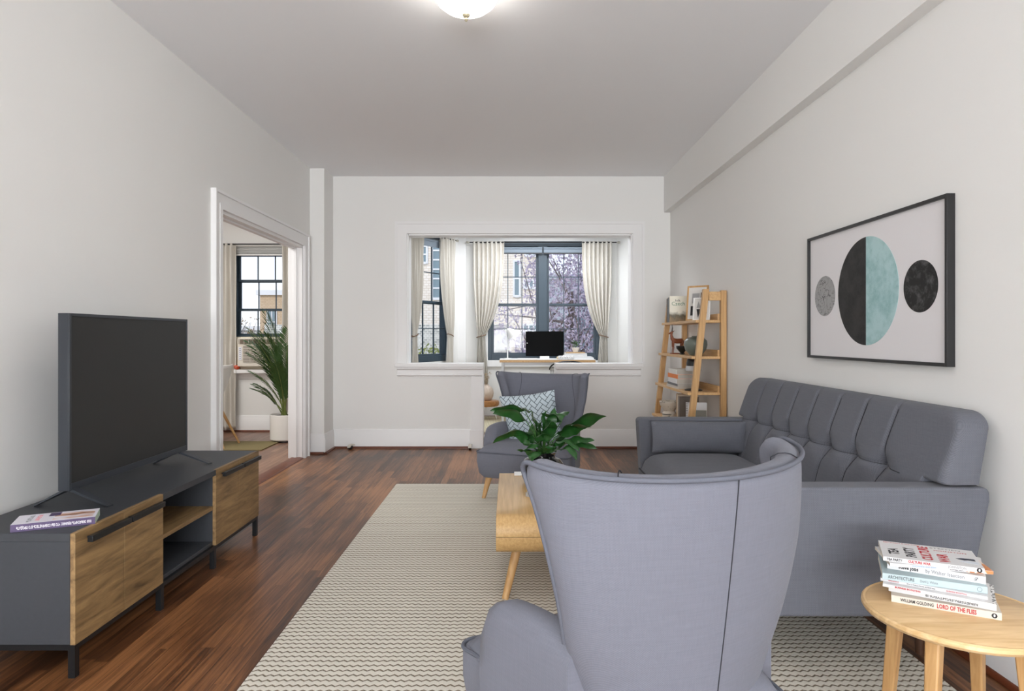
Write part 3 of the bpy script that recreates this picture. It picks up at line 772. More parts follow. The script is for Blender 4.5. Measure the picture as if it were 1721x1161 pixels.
def zbot_s(y):
    # rests on the arms at both ends, drops to the seat between them
    e = min(y-SY0, SY1-y)
    if e < 0.108: return 0.678
    return 0.678-0.238*min(1, (e-0.108)/0.10)**0.7
nY, nZ2 = 330, 56
mb = MB()
ys = [SY0 + (SY1-SY0)*i/(nY-1) for i in range(nY)]
def ring(i):
    y = ys[i]; zb, zt = zbot_s(y), ztop_s(y); pts = []
    e = min(y-SY0, SY1-y); rim = 0.0
    if e < 0.03: q = 1-e/0.03; rim = 0.022*(1-math.sqrt(max(0,1-q*q)))
    for j in range(nZ2):
        z = zb + (zt-zb)*j/(nZ2-1); x = back_front(y, z)
        tq = (zt-z)
        if tq < 0.03: x += 0.024*(1-math.sqrt(max(0,1-((0.03-tq)/0.03)**2)))
        bq = z-zb
        if bq < 0.02 and zb > 0.5: x += 0.018*(1-math.sqrt(max(0,1-((0.02-bq)/0.02)**2)))
        pts.append(Vector((x+rim, y, z)))
    for j in range(8):
        z = zt - 0.004 + (zb-zt+0.006)*j/7; xb = 1.615 + 0.085*(z-0.44)/0.49
        pts.append(Vector((max(xb, 1.60)-rim*0.5, y, z)))
    return pts
rings = [ring(i) for i in range(nY)]; nr = len(rings[0])
mb.v = [p for r_ in rings for p in r_]
for i in range(nY-1):
    for k in range(nr): mb.f.append((i*nr+k, (i+1)*nr+k, (i+1)*nr+(k+1)%nr, i*nr+(k+1)%nr))
mb.f.append(tuple(range(nr))); mb.f.append(tuple((nY-1)*nr+k for k in range(nr)))
bk = mb.build('backrest', M_sofa, t, world=True, ang=75)
for yb in BTN:
    x = back_front(yb, ZBt)
    MB().lathe([(0.002,-0.004),(0.013,-0.003),(0.013,0.003),(0.008,0.007),(0.002,0.008)], seg=16).xf(Matrix.Translation((x-0.001, yb, ZBt)) @ Matrix.Rotation(R(-90), 4, 'Y')).build('tuft_button', M_sofa, bk, world=True)
# seams
mb = MB()
for yb in BTN:
    mb.tube([(back_front(yb, z)-0.0004, yb, z) for z in [ZBt+0.012+(0.905-ZBt)*k/16 for k in range(16)]], 0.0017, 5)
    mb.tube([(back_front(yb, z)-0.0004, yb, z) for z in [0.50+(ZBt-0.512)*k/10 for k in range(11)]], 0.0017, 5)
yy = [SY0+0.24+(SY1-SY0-0.36)*k/200 for k in range(201)]
mb.tube([(back_front(y, ZBt)-0.0004, y, ZBt) for y in yy], 0.0017, 5)
mb.build('stitching', M_seam, bk, world=True)
M_darkleg = wood('dark_walnut_leg', rgb(60,38,26), rgb(84,54,36), 'Z', 4, 12, 0.4)
for (x, y) in ((0.93, SY0+0.16), (0.93, SY1-0.12), (1.54, SY0+0.16), (1.54, SY1-0.12)):
    MB().tube([(x, y, 0.0125), (x, y, 0.216)], [0.015, 0.024], 14).build('leg', M_darkleg, t, world=True)
# bolster pillow on the sofa
t = thing('lumbar_pillow', 'long slate-grey lumbar pillow leaning on the far sofa arm', 'pillow', (1.20, 4.155, 0.565), rot=(R(-16), 0, R(-3)))
cushion_mesh(0.60, 0.20, 0.12, 0.03, seed=5, wr=0.25).build('cover', M_sofa, t, ang=80, merge=True)

# ------------------------------------------------------------------ coffee table
t = thing('coffee_table', 'light oak coffee table with rounded ends on tapered legs', 'coffee table', (0.22, 3.4, 0.012))
zb, zt = 0.232, 0.402; y0, y1 = 2.885, 3.90; r = 0.075
def rrect(a0, b0, a1, b1, r, n=8):
    pts = []
    for cx, cy, q in ((a1-r, b1-r, 0), (a0+r, b1-r, 90), (a0+r, b0+r, 180), (a1-r, b0+r, 270)):
        for k in range(n+1):
            a = R(q+90*k/n); pts.append((cx+r*math.cos(a), cy+r*math.sin(a)))
    return pts
M_oaktop = wood('coffee_table_oak', rgb(184, 146, 92), rgb(208, 172, 118), 'Y', 2.2, 40, 0.42)
body = MB().prism(rrect(y0, zb, y1, zt, r), 'X', -0.062, 0.50).build('body', M_oaktop, t, world=True, bevel=0.002)
MB().box((-0.0625, y0-0.0008, 0.3165), (0.5, y0+0.0005, 0.3185)).build('drawer_gap', mat('dark_gap', rgb(80,58,34), 0.9), body, world=True)
for (tx, ty, fx, fy) in ((0.035, 3.02, -0.022, 2.965), (0.41, 3.02, 0.46, 2.965), (0.035, 3.77, -0.022, 3.83), (0.41, 3.77, 0.46, 3.83)):
    MB().tube([(tx, ty, 0.235), (fx, fy, 0.0125)], [0.0225, 0.0155], 18).build('leg', M_oakz, t, world=True)

# plant in black glass vase on it
M_blackgl = mat('black_glazed_vase', rgb(16, 16, 18), 0.12, spec=0.8, coat=0.6)
px, py, pz = 0.178, 3.58, 0.402
t = thing('potted_plant', 'leafy green plant in glossy black vase on coffee table', 'plant', (px, py, pz))
MB().lathe([(0.055,0),(0.098,0.006),(0.114,0.04),(0.118,0.08),(0.112,0.11),(0.095,0.132),(0.072,0.142),(0.068,0.15),(0.074,0.165),(0.078,0.172),(0.070,0.172),(0.062,0.16),(0.05,0.15)], seg=48).build('vase', M_blackgl, t)
M_leaf = mat('deep_green_leaf', rgb(34, 80, 32), 0.35, spec=0.5, noise=0.35, nscale=18)
M_leaf.node_tree.nodes['Principled BSDF'].inputs['Subsurface Weight'].default_value = 0.0
M_stem = mat('green_stem', rgb(66, 110, 50), 0.5)
def leaf(mb, P0, az, el0, L, Wd, droop, roll=0.0, n=12):
    """blade: starts at P0 heading (az, el0), bends down by droop radians along its length"""
    p = Vector(P0); seg = L/n; cl = []; fr = []
    for k in range(n+1):
        q = k/n; el = el0 - droop*q**1.3
        d = Vector((math.cos(az)*math.cos(el), math.sin(az)*math.cos(el), math.sin(el)))
        cl.append(p.copy()); side = Vector((-math.sin(az), math.cos(az), 0)); side = Matrix.Rotation(roll, 3, d) @ side; up = side.cross(d)
        fr.append((side, up)); p = p + d*seg
    base = len(mb.v)
    for k in range(n+1):
        q = k/n; w_ = Wd*(math.sin(PI*min(1, q**0.75))**0.85)*(1 if q < 1 else 0) + 0.0006
        s_, u_ = fr[k]
        for a, h in ((-1, 0.22), (-0.5, 0.07), (0, 0.0), (0.5, 0.07), (1, 0.22)):
            mb.v.append(cl[k] + s_*w_*a*0.5 + u_*w_*abs(h)*0.8 + u_*0.006*math.sin(q*11+a))
    for k in range(n):
        for c in range(4): a = base+k*5+c; mb.f.append((a, a+1, a+6, a+5))
def peace_plant(mbL, mbS, spec, zc):
    for (tx, tz, ty, L, Wd, az, el, dr, roll) in spec:
        tip = Vector((tx, ty, tz)); b0 = Vector((tx*0.12, ty*0.1, zc))
        mid = (tip+b0)/2 + Vector((-tx*0.12, 0, 0.03))
        mbS.tube([b0, mid, tip], [0.0035, 0.003, 0.0022], 6)
        leaf(mbL, tip, R(az), R(el), L, Wd*1.3, R(dr), R(roll))
# spec: stem end (x, z, y) relative to vase, blade length, width, azimuth, elevation, droop, roll
SPEC = [(-0.03, 0.17, -0.10, 0.15, 0.055, 250, 35, 120, 15), (0.09, 0.20, -0.10, 0.18, 0.045, 300, 35, 125, 10), (0.0, 0.20, -0.05, 0.16, 0.07, 95, 75, 40, 80), (0.03, 0.22, -0.06, 0.15, 0.075, 80, 70, 45, 90),
        (-0.06, 0.21, -0.05, 0.15, 0.06, 150, 55, 60, 60), (0.07, 0.22, 0.0, 0.17, 0.07, 30, 55, 50, -60), (0.02, 0.18, -0.09, 0.12, 0.06, 290, 60, 100, 0), (0.13, 0.22, -0.03, 0.17, 0.055, 345, 15, 60, 30), (-0.04, 0.16, -0.08, 0.12, 0.05, 200, 50, 80, 20),
        (-0.09, 0.34, -0.02, 0.20, 0.065, 172, 40, 75, 50), (-0.055, 0.27, -0.05, 0.24, 0.075, 176, 20, 85, 30), (-0.05, 0.235, -0.06, 0.12, 0.06, 160, 35, 60, -40),
        (-0.06, 0.39, 0.03, 0.10, 0.05, 150, 20, 55, 20), (-0.10, 0.40, 0.0, 0.19, 0.05, 178, 12, 38, 50), (-0.02, 0.28, -0.03, 0.13, 0.07, 120, 70, 40, 60), (0.01, 0.29, 0.03, 0.10, 0.045, 200, 60, 140, 0),
        (0.02, 0.25, -0.07, 0.15, 0.075, 280, 70, 60, 20), (0.04, 0.30, 0.02, 0.12, 0.05, 60, 75, 50, 0), (0.08, 0.27, 0.0, 0.20, 0.085, 8, 30, 55, -35), (0.15, 0.30, 0.02, 0.22, 0.085, 5, 35, 50, -50),
        (0.11, 0.33, 0.05, 0.13, 0.06, 165, 45, 75, 30), (0.12, 0.24, -0.05, 0.16, 0.065, 350, 20, 50, 20), (0.07, 0.235, -0.09, 0.17, 0.055, 320, 30, 110, 0), (-0.01, 0.21, -0.08, 0.13, 0.06, 215, 30, 95, 10),
        (0.03, 0.20, -0.07, 0.12, 0.06, 330, 45, 55, 20), (-0.03, 0.22, 0.05, 0.14, 0.06, 100, 50, 40, 0), (0.05, 0.32, 0.06, 0.16, 0.06, 40, 45, 70, 10), (-0.03, 0.19, -0.06, 0.13, 0.06, 140, 60, 60, 30), (0.06, 0.18, -0.05, 0.14, 0.06, 30, 50, 60, -30), (0.10, 0.26, -0.02, 0.16, 0.07, 330, 45, 70, -40), (0.02, 0.27, 0.0, 0.13, 0.06, 90, 80, 30, 70), (0.0, 0.24, -0.09, 0.11, 0.07, 262, 65, 90, 15)]
L_, S_ = MB(), MB(); peace_plant(L_, S_, SPEC, 0.13)
L_.build('leaves', M_leaf, t, ang=80); S_.build('stems', M_stem, t)
# books on the coffee table
def book(name, label, cat, loc, rz, w_, d_, h_, cover, group=None, hard=True, rot=None, pages=M_pages):
    """lies flat; spine along x on the -y side; origin at bottom centre"""
    t = thing(name, label, cat, loc, rz, group=group, rot=rot)
    c = 0.0022 if hard else 0.0008; o = 0.003 if hard else 0.0
    mb = MB().box((-w_/2, -d_/2, 0), (w_/2, d_/2, c)).box((-w_/2, -d_/2, h_-c), (w_/2, d_/2, h_)).box((-w_/2, -d_/2, c), (w_/2, -d_/2+c, h_-c))
    mb.build('cover', cover, t, bevel=0.0005)
    MB().box((-w_/2+o+0.0004, -d_/2+c, c), (w_/2-o-0.0004, d_/2-o-0.0004, h_-c)).build('pages', pages, t)
    return t
M_bkwhite = mat('white_book_cover', rgb(216, 216, 216), 0.4)
M_bkgrey = mat('grey_book_cover', rgb(168, 168, 166), 0.6)
book('book', 'white hardback at the top of the pair on the coffee table', 'book', (0.215, 3.26, 0.424), R(-38), 0.21, 0.15, 0.018, M_bkwhite, 'books on the coffee table')
book('book', 'grey and white book under another on the coffee table', 'book', (0.215, 3.245, 0.402), R(-48), 0.23, 0.16, 0.021, M_bkgrey, 'books on the coffee table')
t = thing('coaster', 'small white square coaster beside the black vase', 'coaster', (0.065, 3.80, 0.402)); MB().box((-0.04,-0.04,0),(0.04,0.04,0.008)).build('block', M_white, t, bevel=0.002)

# ------------------------------------------------------------------ TV stand
FX, BX = -1.525, -1.975; Y0, Y1, Y2, Y3 = 2.295, 2.88, 3.395, 3.975; TT, TB = 0.51, 0.12
M_char = mat('charcoal_laminate', rgb(54, 57, 62), 0.5, noise=0.10, nscale=60, bump=0.03)
M_rust = wood('rustic_oak_front', rgb(104, 80, 50), rgb(160, 129, 86), 'Y', 3.4, 9, 0.55, dark=rgb(70, 52, 32))
t = thing('tv_stand', 'charcoal TV stand with rustic oak doors along the left wall', 'TV stand', (-1.75, 3.13, 0))
MB().box((BX, Y0, TT-0.028), (FX-0.018, Y3, TT)).build('top_panel', M_char, t, world=True, bevel=0.001)
MB().box((FX-0.018, Y1, TT-0.028), (FX, Y2, TT)).build('top_edge', M_char, t, world=True)
for y in (Y0, Y1-0.018, Y2, Y3-0.018): MB().box((BX, y, TB+0.018), (FX-0.018, y+0.018, TT-0.028)).build('side_panel', M_char, t, world=True)
MB().box((BX, Y0, TB), (FX-0.018, Y3, TB+0.018)).build('bottom_panel', M_char, t, world=True, bevel=0.001)
MB().box((BX, Y0+0.018, TB+0.018), (BX+0.006, Y3-0.018, TT-0.028)).build('back_panel', M_char, t, world=True)
MB().box((BX+0.006, Y1, 0.302), (FX-0.015, Y2, 0.322)).build('shelf', M_rust, t, world=True, bevel=0.001)
for (a, b2) in ((Y0, Y1), (Y2, Y3)):
    mid = (a+b2)/2
    for (p, q, ha, hb) in ((a+0.001, mid-0.0018, a+0.045, mid-0.005), (mid+0.0018, b2-0.001, mid+0.005, b2-0.045)):
        dr = MB().box((FX-0.018, p, TB-0.002), (FX, q, TT)).build('door', M_rust, t, world=True, bevel=0.001)
        hd = MB().box((FX+0.014, ha, 0.466), (FX+0.034, hb, 0.488)).box((FX, ha+0.02, 0.474), (FX+0.018, ha+0.032, 0.482)).box((FX, hb-0.032, 0.474), (FX+0.018, hb-0.02, 0.482))
        hd.build('handle', M_blackm, dr, world=True, bevel=0.0015)
fr = MB().box((FX-0.028, Y0+0.005, TB-0.022), (FX-0.004, Y3-0.005, TB-0.002)).box((BX+0.004, Y0+0.005, TB-0.022), (BX+0.028, Y3-0.005, TB-0.002))
fr.box((BX+0.028, Y0+0.005, TB-0.022), (FX-0.028, Y0+0.029, TB-0.002)).box((BX+0.028, Y3-0.029, TB-0.022), (FX-0.028, Y3-0.005, TB-0.002))
fr.build('base_frame', M_blackm, t, world=True)
for y in (Y0+0.005, Y1-0.012, Y2-0.012, Y3-0.029):
    for x in (FX-0.028, BX+0.004): MB().box((x, y, 0.0), (x+0.024, y+0.024, TB-0.022)).build('leg', M_blackm, t, world=True)

# television
t = thing('television', 'large flat black television standing on the TV stand', 'television', (-1.81, 3.14, TT))
TX, TY0, TY1, TZ0, TZ1 = -1.79, 2.66, 3.635, 0.572, 1.297
M_tvb = mat('tv_casing', rgb(46, 50, 56), 0.4)
M_tvs = mat('tv_screen', rgb(44, 44, 43), 0.5, spec=0.35)
bz = 0.013
mb = MB().box((TX-0.047, TY0, TZ0), (TX-0.006, TY1, TZ1))
mb.box((TX-0.006, TY0, TZ0), (TX, TY0+bz, TZ1)).box((TX-0.006, TY1-bz, TZ0), (TX, TY1, TZ1)).box((TX-0.006, TY0+bz, TZ1-bz), (TX, TY1-bz, TZ1)).box((TX-0.006, TY0+bz, TZ0), (TX, TY1-bz, TZ0+0.028))
mb.build('casing', M_tvb, t, world=True, bevel=0.0012)
MB().box((TX-0.0058, TY0+bz, TZ0+0.028), (TX-0.0035, TY1-bz, TZ1-bz)).build('screen', M_tvs, t, world=True)
for y, dy in ((2.685, -0.015), (3.56, 0.0)):
    mb = MB()
    mb.hexa([(TX+0.160, y+dy-0.018, TT), (TX+0.165, y+dy+0.012, TT), (TX-0.015, y+0.03, TZ0+0.0), (TX-0.025, y-0.005, TZ0)], [(TX+0.160, y+dy-0.018, TT+0.006), (TX+0.165, y+dy+0.012, TT+0.006), (TX-0.015, y+0.03, TZ0+0.012), (TX-0.025, y-0.005, TZ0+0.012)])
    mb.hexa([(TX-0.145, y+dy+0.016, TT), (TX-0.145, y+dy-0.012, TT), (TX-0.025, y-0.005, TZ0), (TX-0.015, y+0.03, TZ0)], [(TX-0.145, y+dy+0.016, TT+0.006), (TX-0.145, y+dy-0.012, TT+0.006), (TX-0.025, y-0.005, TZ0+0.012), (TX-0.015, y+0.03, TZ0+0.012)])
    mb.build('foot', M_tvb, t, world=True, bevel=0.001)

# book on the TV stand
M_purple = mat('purple_book_spine', rgb(66, 46, 90), 0.4); M_txw = mat('white_print', rgb(238,236,240), 0.5)
M_txk = mat('black_print', rgb(24,24,26), 0.6); M_txr = mat('red_print', rgb(176,32,40), 0.6); M_txg = mat('grey_print', rgb(120,122,126), 0.6)
def cover_photo():
    m, nt, b = newmat('cover_photo_print')
    tcn = nt.nodes.new('ShaderNodeTexCoord'); mp = nt.nodes.new('ShaderNodeMapping'); mp.inputs['Scale'].default_value = (9, 22, 1)
    n = nt.nodes.new('ShaderNodeTexNoise'); n.inputs['Scale'].default_value = 1; n.inputs['Detail'].default_value = 2
    nt.links.new(tcn.outputs['Object'], mp.inputs[0]); nt.links.new(mp.outputs[0], n.inputs['Vector'])
    r = nt.nodes.new('ShaderNodeValToRGB'); r.color_ramp.elements[0].position = 0.36; r.color_ramp.elements[0].color = rgb(90, 62, 52)
    r.color_ramp.elements[1].position = 0.62; r.color_ramp.elements[1].color = rgb(232, 228, 238)
    e = r.color_ramp.elements.new(0.46); e.color = rgb(206, 158, 128)
    nt.links.new(n.outputs[0], r.inputs[0]); nt.links.new(r.outputs[0], b.inputs['Base Color']); b.inputs['Roughness'].default_value = 0.3
    return m
pB = [at(17, 895, 1), at(159, 880, 1)]
dZ = 1.2-TT
def ground(px_, py_, z): # point on plane z
    d = F_PX*(1.2-z)/(py_-566); return Vector(((px_-857)*d/F_PX, d, z))
a = ground(17, 895, TT); b2 = ground(160, 880, TT); rz = math.atan2(b2.y-a.y, b2.x-a.x); wl = (b2-a).length
dn = Vector((-math.sin(rz), math.cos(rz), 0)); bd = 0.135
c = (a+b2)/2 + dn*bd/2
M_bkw2 = mat('pale_lilac_cover', rgb(222, 220, 230), 0.35)
t = book('book', 'purple-spined paperback lying on the near end of TV stand', 'book', (c.x, c.y, TT), rz, wl, bd, 0.026, M_bkw2, hard=False, pages=mat('greenish_pages', rgb(186, 206, 190), 0.9, noise=0.08, nscale=300))
MB().box((-wl/2, -bd/2-0.0006, 0.0), (wl/2, -bd/2-0.0001, 0.026)).build('spine', M_purple, t)
MB().box((-wl/2+0.12, -bd/2+0.02, 0.0262), (wl/2-0.01, bd/2-0.03, 0.0266)).build('cover_picture', cover_photo(), t)
Mt = Matrix.Translation((wl/2-0.012, -bd/2-0.0008, 0.013)) @ Matrix.Rotation(R(180), 4, 'Y') @ Matrix.Rotation(R(90), 4, 'X')
TXT = 'КАК ОБЪЯСНИТЬ РЕБЕНКУ, ЧТО ВЫ СОБИРАЕТЕСЬ ЕГО ПРОДАТЬ'
o = text(TXT, 0.0135, M_txw, t, Mt, 'title_lettering', font_bold=0.0002)
k = (wl-0.03)/max(1e-6, o.dimensions.x) if o.dimensions.x else 1
bpy.data.objects.remove(o); o = text(TXT, 0.0135, M_txw, t, Mt, 'title_lettering', sx=k, font_bold=0.0002)
mb = MB()
for q in range(3):
    for r_ in range(5): pass
text('ПРОДАТЬ', 0.019, M_txg, t, Matrix.Translation((-wl/2+0.045, bd/2-0.02, 0.0262)) @ Matrix.Rotation(R(-90), 4, 'Z'), 'cover_lettering', ext=0.0002)
text('РЕБЕНКУ', 0.019, mat('pink_print', rgb(214,120,130), 0.6), t, Matrix.Translation((-wl/2+0.07, bd/2-0.02, 0.0262)) @ Matrix.Rotation(R(-90), 4, 'Z'), 'cover_lettering', ext=0.0002)
MB().box((-wl/2+0.10, bd/2-0.055, 0.0262), (-wl/2+0.135, bd/2-0.008, 0.0268)).build('cover_badge', M_purple, t)

# remote on the shelf
t = thing('remote_control', 'black remote control on the oak shelf of TV stand', 'remote control', (-1.655, 2.975, 0.322), R(35))
MB().box((-0.022, -0.085, 0), (0.022, 0.085, 0.016)).build('body', mat('remote_body', rgb(40,38,56), 0.35), t, bevel=0.005, bseg=3)
for a_ in range(3):
    for b_ in range(8): MB().lathe([(0.0038,0),(0.0038,0.002),(0.001,0.0025)], (-0.012+a_*0.012, -0.07+b_*0.018, 0.0158), 10).build('button', M_black, t)
t = thing('storage_box', 'small yellow-lidded blue box low in the TV stand', 'box', (-1.72, 2.935, TB+0.018))
MB().box((-0.05,-0.055,0),(0.05,0.055,0.09)).build('tub', mat('blue_tub', rgb(40,80,140), 0.4), t, bevel=0.006)
MB().box((-0.055,-0.06,0.09),(0.055,0.06,0.118)).build('lid', mat('yellow_lid', rgb(206,170,40), 0.4), t, bevel=0.004)

# ------------------------------------------------------------------ picture on the right wall
t = thing('framed_picture', 'black-framed abstract print of circles on right wall', 'picture', (XR, 3.2, 1.4))
PY0, PY1, PZ0, PZ1 = 1100*1.70/(1593-857), 1100*1.70/(1357.5-857), 1.083, 1.758
fw = 0.014; xf_ = XR-0.034
mb = MB().box((xf_, PY0, PZ0), (XR-0.001, PY0+fw, PZ1)).box((xf_, PY1-fw, PZ0), (XR-0.001, PY1, PZ1)).box((xf_, PY0+fw, PZ0), (XR-0.001, PY1-fw, PZ0+fw)).box((xf_, PY0+fw, PZ1-fw), (XR-0.001, PY1-fw, PZ1))
mb.build('frame', mat('black_frame', rgb(34,34,35), 0.4), t, world=True, bevel=0.001)
xp = XR-0.020
MB().box((xp, PY0+fw, PZ0+fw), (XR-0.002, PY1-fw, PZ1-fw)).build('print', mat('print_paper', rgb(224,222,224), 0.6), t, world=True)
def disc(name, yc, zc, ry, rz_, m, a0=0, a1=360, off=0.0):
    mb = MB(); n = 64; pts = [(yc+ry*math.cos(R(a0+(a1-a0)*k/n)), zc+rz_*math.sin(R(a0+(a1-a0)*k/n))) for k in range(n if a1-a0 == 360 else n+1)]
    mb.prism(pts, 'X', xp-0.0012-off, xp-0.0002); return mb.build(name, m, t, world=True)
def blotch(name, c1, c2, scale, p0=0.4, p1=0.6, vein=False, c3=None):
    m, nt, b = newmat(name); tcn = nt.nodes.new('ShaderNodeTexCoord')
    if vein:
        n0 = nt.nodes.new('ShaderNodeTexNoise'); n0.inputs['Scale'].default_value = scale*0.6; nt.links.new(tcn.outputs['Object'], n0.inputs['Vector'])
        ad = nt.nodes.new('ShaderNodeMix'); ad.data_type = 'RGBA'; ad.blend_type = 'LINEAR_LIGHT'; ad.inputs[0].default_value = 0.12
        nt.links.new(tcn.outputs['Object'], ad.inputs[6]); nt.links.new(n0.outputs[1], ad.inputs[7])
        n = nt.nodes.new('ShaderNodeTexVoronoi'); n.feature = 'DISTANCE_TO_EDGE'; n.inputs['Scale'].default_value = scale; nt.links.new(ad.outputs[2], n.inputs['Vector'])
    else:
        n = nt.nodes.new('ShaderNodeTexNoise'); n.inputs['Scale'].default_value = scale; n.inputs['Detail'].default_value = 8; n.inputs['Roughness'].default_value = 0.7; nt.links.new(tcn.outputs['Object'], n.inputs['Vector'])
    r = nt.nodes.new('ShaderNodeValToRGB'); r.color_ramp.elements[0].position = p0; r.color_ramp.elements[0].color = c1; r.color_ramp.elements[1].position = p1; r.color_ramp.elements[1].color = c2
    nt.links.new(n.outputs[0], r.inputs[0]); nt.links.new(r.outputs[0], b.inputs['Base Color']); b.inputs['Roughness'].default_value = 0.6; return m
def dd_(px_): return F_PX*(xp)/(px_-857)
def circ(px0, px1, py0, py1):
    ya, yb = dd_(px1), dd_(px0); yc = (ya+yb)/2; s = F_PX/yc; zc = 1.2-((py0+py1)/2-566)/s; return yc, zc, (yb-ya)/2, (py1-py0)/2/s
yc, zc, ry, rz_ = circ(1409, 1511, 398, 580)
disc('teal_half_circle', yc, zc, ry, rz_, blotch('teal_wash', rgb(126,170,172), rgb(172,204,206), 9, 0.30, 0.55), 90, 270)
disc('black_half_circle', yc, zc, ry, rz_, blotch('black_wash', rgb(18,18,19), rgb(44,43,42), 12), -90, 90)
yc, zc, ry, rz_ = circ(1519, 1577, 437, 525); disc('black_marble_circle', yc, zc, ry, rz_, blotch('black_marble', rgb(14,14,15), rgb(112,112,112), 26, 0.48, 0.85))
yc, zc, ry, rz_ = circ(1370, 1404, 464, 531); disc('grey_marble_circle', yc, zc, ry, rz_, blotch('grey_marble', rgb(34,34,34), rgb(158,158,158), 20, 0.0, 0.035, vein=True))

# ------------------------------------------------------------------ side table + books
TCX, TCY, TR, TH_ = 1.228, 1.80, 0.232, 0.45
M_beech = wood('beech_top', rgb(206, 168, 116), rgb(232, 200, 152), 'X', 5, 9, 0.35)
t = thing('side_table', 'round light wood side table with four splayed legs', 'side table', (TCX, TCY, 0))
MB().lathe([(0.01,0),(TR-0.02,0.0),(TR-0.005,0.006),(TR,0.014),(TR-0.001,0.022),(TR-0.006,0.026),(TR-0.012,0.024),(TR-0.016,0.026),(0.01,0.026)], seg=96).xf(Matrix.Translation((0,0,TH_-0.026))).build('tabletop', M_beech, t)
for (sx, sy) in ((-1,-1),(1,-1),(-1,1),(1,1)):
    a = math.atan2(sy, sx) + R(-7.4)
    t0 = Vector((math.cos(a)*0.150, math.sin(a)*0.150, TH_-0.026)); t1 = Vector((math.cos(a)*0.185, math.sin(a)*0.185, 0.0 if (sx > 0 and sy > 0) else 0.0125))
    M_ = Matrix.Rotation(a, 4, 'Z')
    d = (t1-t0); hw0, hw1 = 0.020, 0.014; ax = Vector((math.cos(a), math.sin(a), 0)); bx_ = Vector((-math.sin(a), math.cos(a), 0))
    def sq(c, h): return [c+ax*h+bx_*h*0.9, c-ax*h+bx_*h*0.9, c-ax*h-bx_*h*0.9, c+ax*h-bx_*h*0.9]
    MB().hexa(sq(t1, hw1), sq(t0, hw0)).build('leg', M_beech if False else M_oakz, t, bevel=0.005, bseg=3)
cl = lambda *c: rgb(*c)
M_cream = mat('cream_spine', rgb(208,200,188), 0.5); M_pblue = mat('pale_blue_cover', rgb(176,194,198), 0.45); M_offw = mat('offwhite_cover', rgb(210,210,211), 0.45)
def orange_photo():
    m, nt, b = newmat('orange_wave_cover'); tcn = nt.nodes.new('ShaderNodeTexCoord')
    wv = nt.nodes.new('ShaderNodeTexWave'); wv.inputs['Scale'].default_value = 14; wv.inputs['Distortion'].default_value = 8; nt.links.new(tcn.outputs['Object'], wv.inputs['Vector'])
    r = nt.nodes.new('ShaderNodeValToRGB'); r.color_ramp.elements[0].position = 0.06; r.color_ramp.elements[0].color = rgb(240,222,206); r.color_ramp.elements[1].position = 0.3; r.color_ramp.elements[1].color = rgb(204,132,80)
    nt.links.new(wv.outputs[1], r.inputs[0]); nt.links.new(r.outputs[0], b.inputs['Base Color']); b.inputs['Roughness'].default_value = 0.35; return m
def speck():
    m, nt, b = newmat('doodle_print'); tcn = nt.nodes.new('ShaderNodeTexCoord'); v = nt.nodes.new('ShaderNodeTexVoronoi'); v.inputs['Scale'].default_value = 130; nt.links.new(tcn.outputs['Object'], v.inputs['Vector'])
    r = nt.nodes.new('ShaderNodeValToRGB'); r.color_ramp.elements[0].position = 0.36; r.color_ramp.elements[0].color = rgb(50,50,54); r.color_ramp.elements[1].position = 0.42; r.color_ramp.elements[1].color = rgb(228,228,228)
    nt.links.new(v.outputs[0], r.inputs[0]); nt.links.new(r.outputs[0], b.inputs['Base Color']); return m
z = TH_
# (spine bottom-left px, spine bottom-right px, thickness, depth, cover, label)
stack = [((1498,1011),(1684,1043),0.0195,0.165,M_cream,'cream paperback with red and black spine lettering, lowest of the side table stack'),
         ((1494,991),(1675,1029),0.0175,0.165,M_offw,'white paperback with upside-down black spine title, second from bottom of side table stack'),
         ((1484,984),(1668,1021),0.0085,0.17,M_bkwhite,'thin white book with red spine print, third from bottom of side table stack'),
         ((1481,973),(1660,1011),0.0085,0.16,M_offw,'slim white paperback just below the pale blue book on the side table'),
         ((1483,973),(1660,998),0.0185,0.19,M_pblue,'pale blue architecture book in the middle of the side table stack'),
         ((1491,955),(1657,982),0.0205,0.185,M_bkwhite,'thick white biography with black and grey spine letters'),
         ((1490,951),(1676,966),0.0095,0.155,M_offw,'white book with orange cover picture sticking out under the topmost book'),
         ((1486,945),(1652,960),0.0125,0.165,M_bkwhite,'white paperback with red and black title, topmost of the side table stack')]
books = []
for i, (pa, pb, h, dp, cv, lab) in enumerate(stack):
    a = ground(pa[0], pa[1], z); b2 = ground(pb[0], pb[1], z)
    if i in (2, 3, 4): pass
    rz = max(R(-34), min(R(-12), math.atan2(b2.y-a.y, b2.x-a.x))); wl = (Vector((b2.x-a.x, b2.y-a.y, 0))).length
    wl = max(0.20, min(0.255, wl))
    if i == 7: rz = R(-25)
    dn = Vector((-math.sin(rz), math.cos(rz), 0)); du = Vector((math.cos(rz), math.sin(rz), 0))
    c = (a+b2)/2 + dn*dp/2
    bk_ = book('book', lab, 'book', (c.x, c.y, z), rz, wl, dp, h, cv, 'books stacked on the side table', hard=False)
    books.append((bk_, wl, dp, h, rz)); z += h + 0.0003
def spine_text(bk, body, size, m, x, flip=False, sx=1.0, bold=0.0, dz=0.0, name='spine_lettering'):
    o, wl, dp, h, rz = bk
    M_ = Matrix.Translation((x if not flip else x, -dp/2-0.0006, h/2+dz))
    if flip: M_ = M_ @ Matrix.Rotation(R(180), 4, 'Y')
    M_ = M_ @ Matrix.Rotation(R(90), 4, 'X')
    return text(body, size, m, o, M_, name, sx=sx, font_bold=bold)
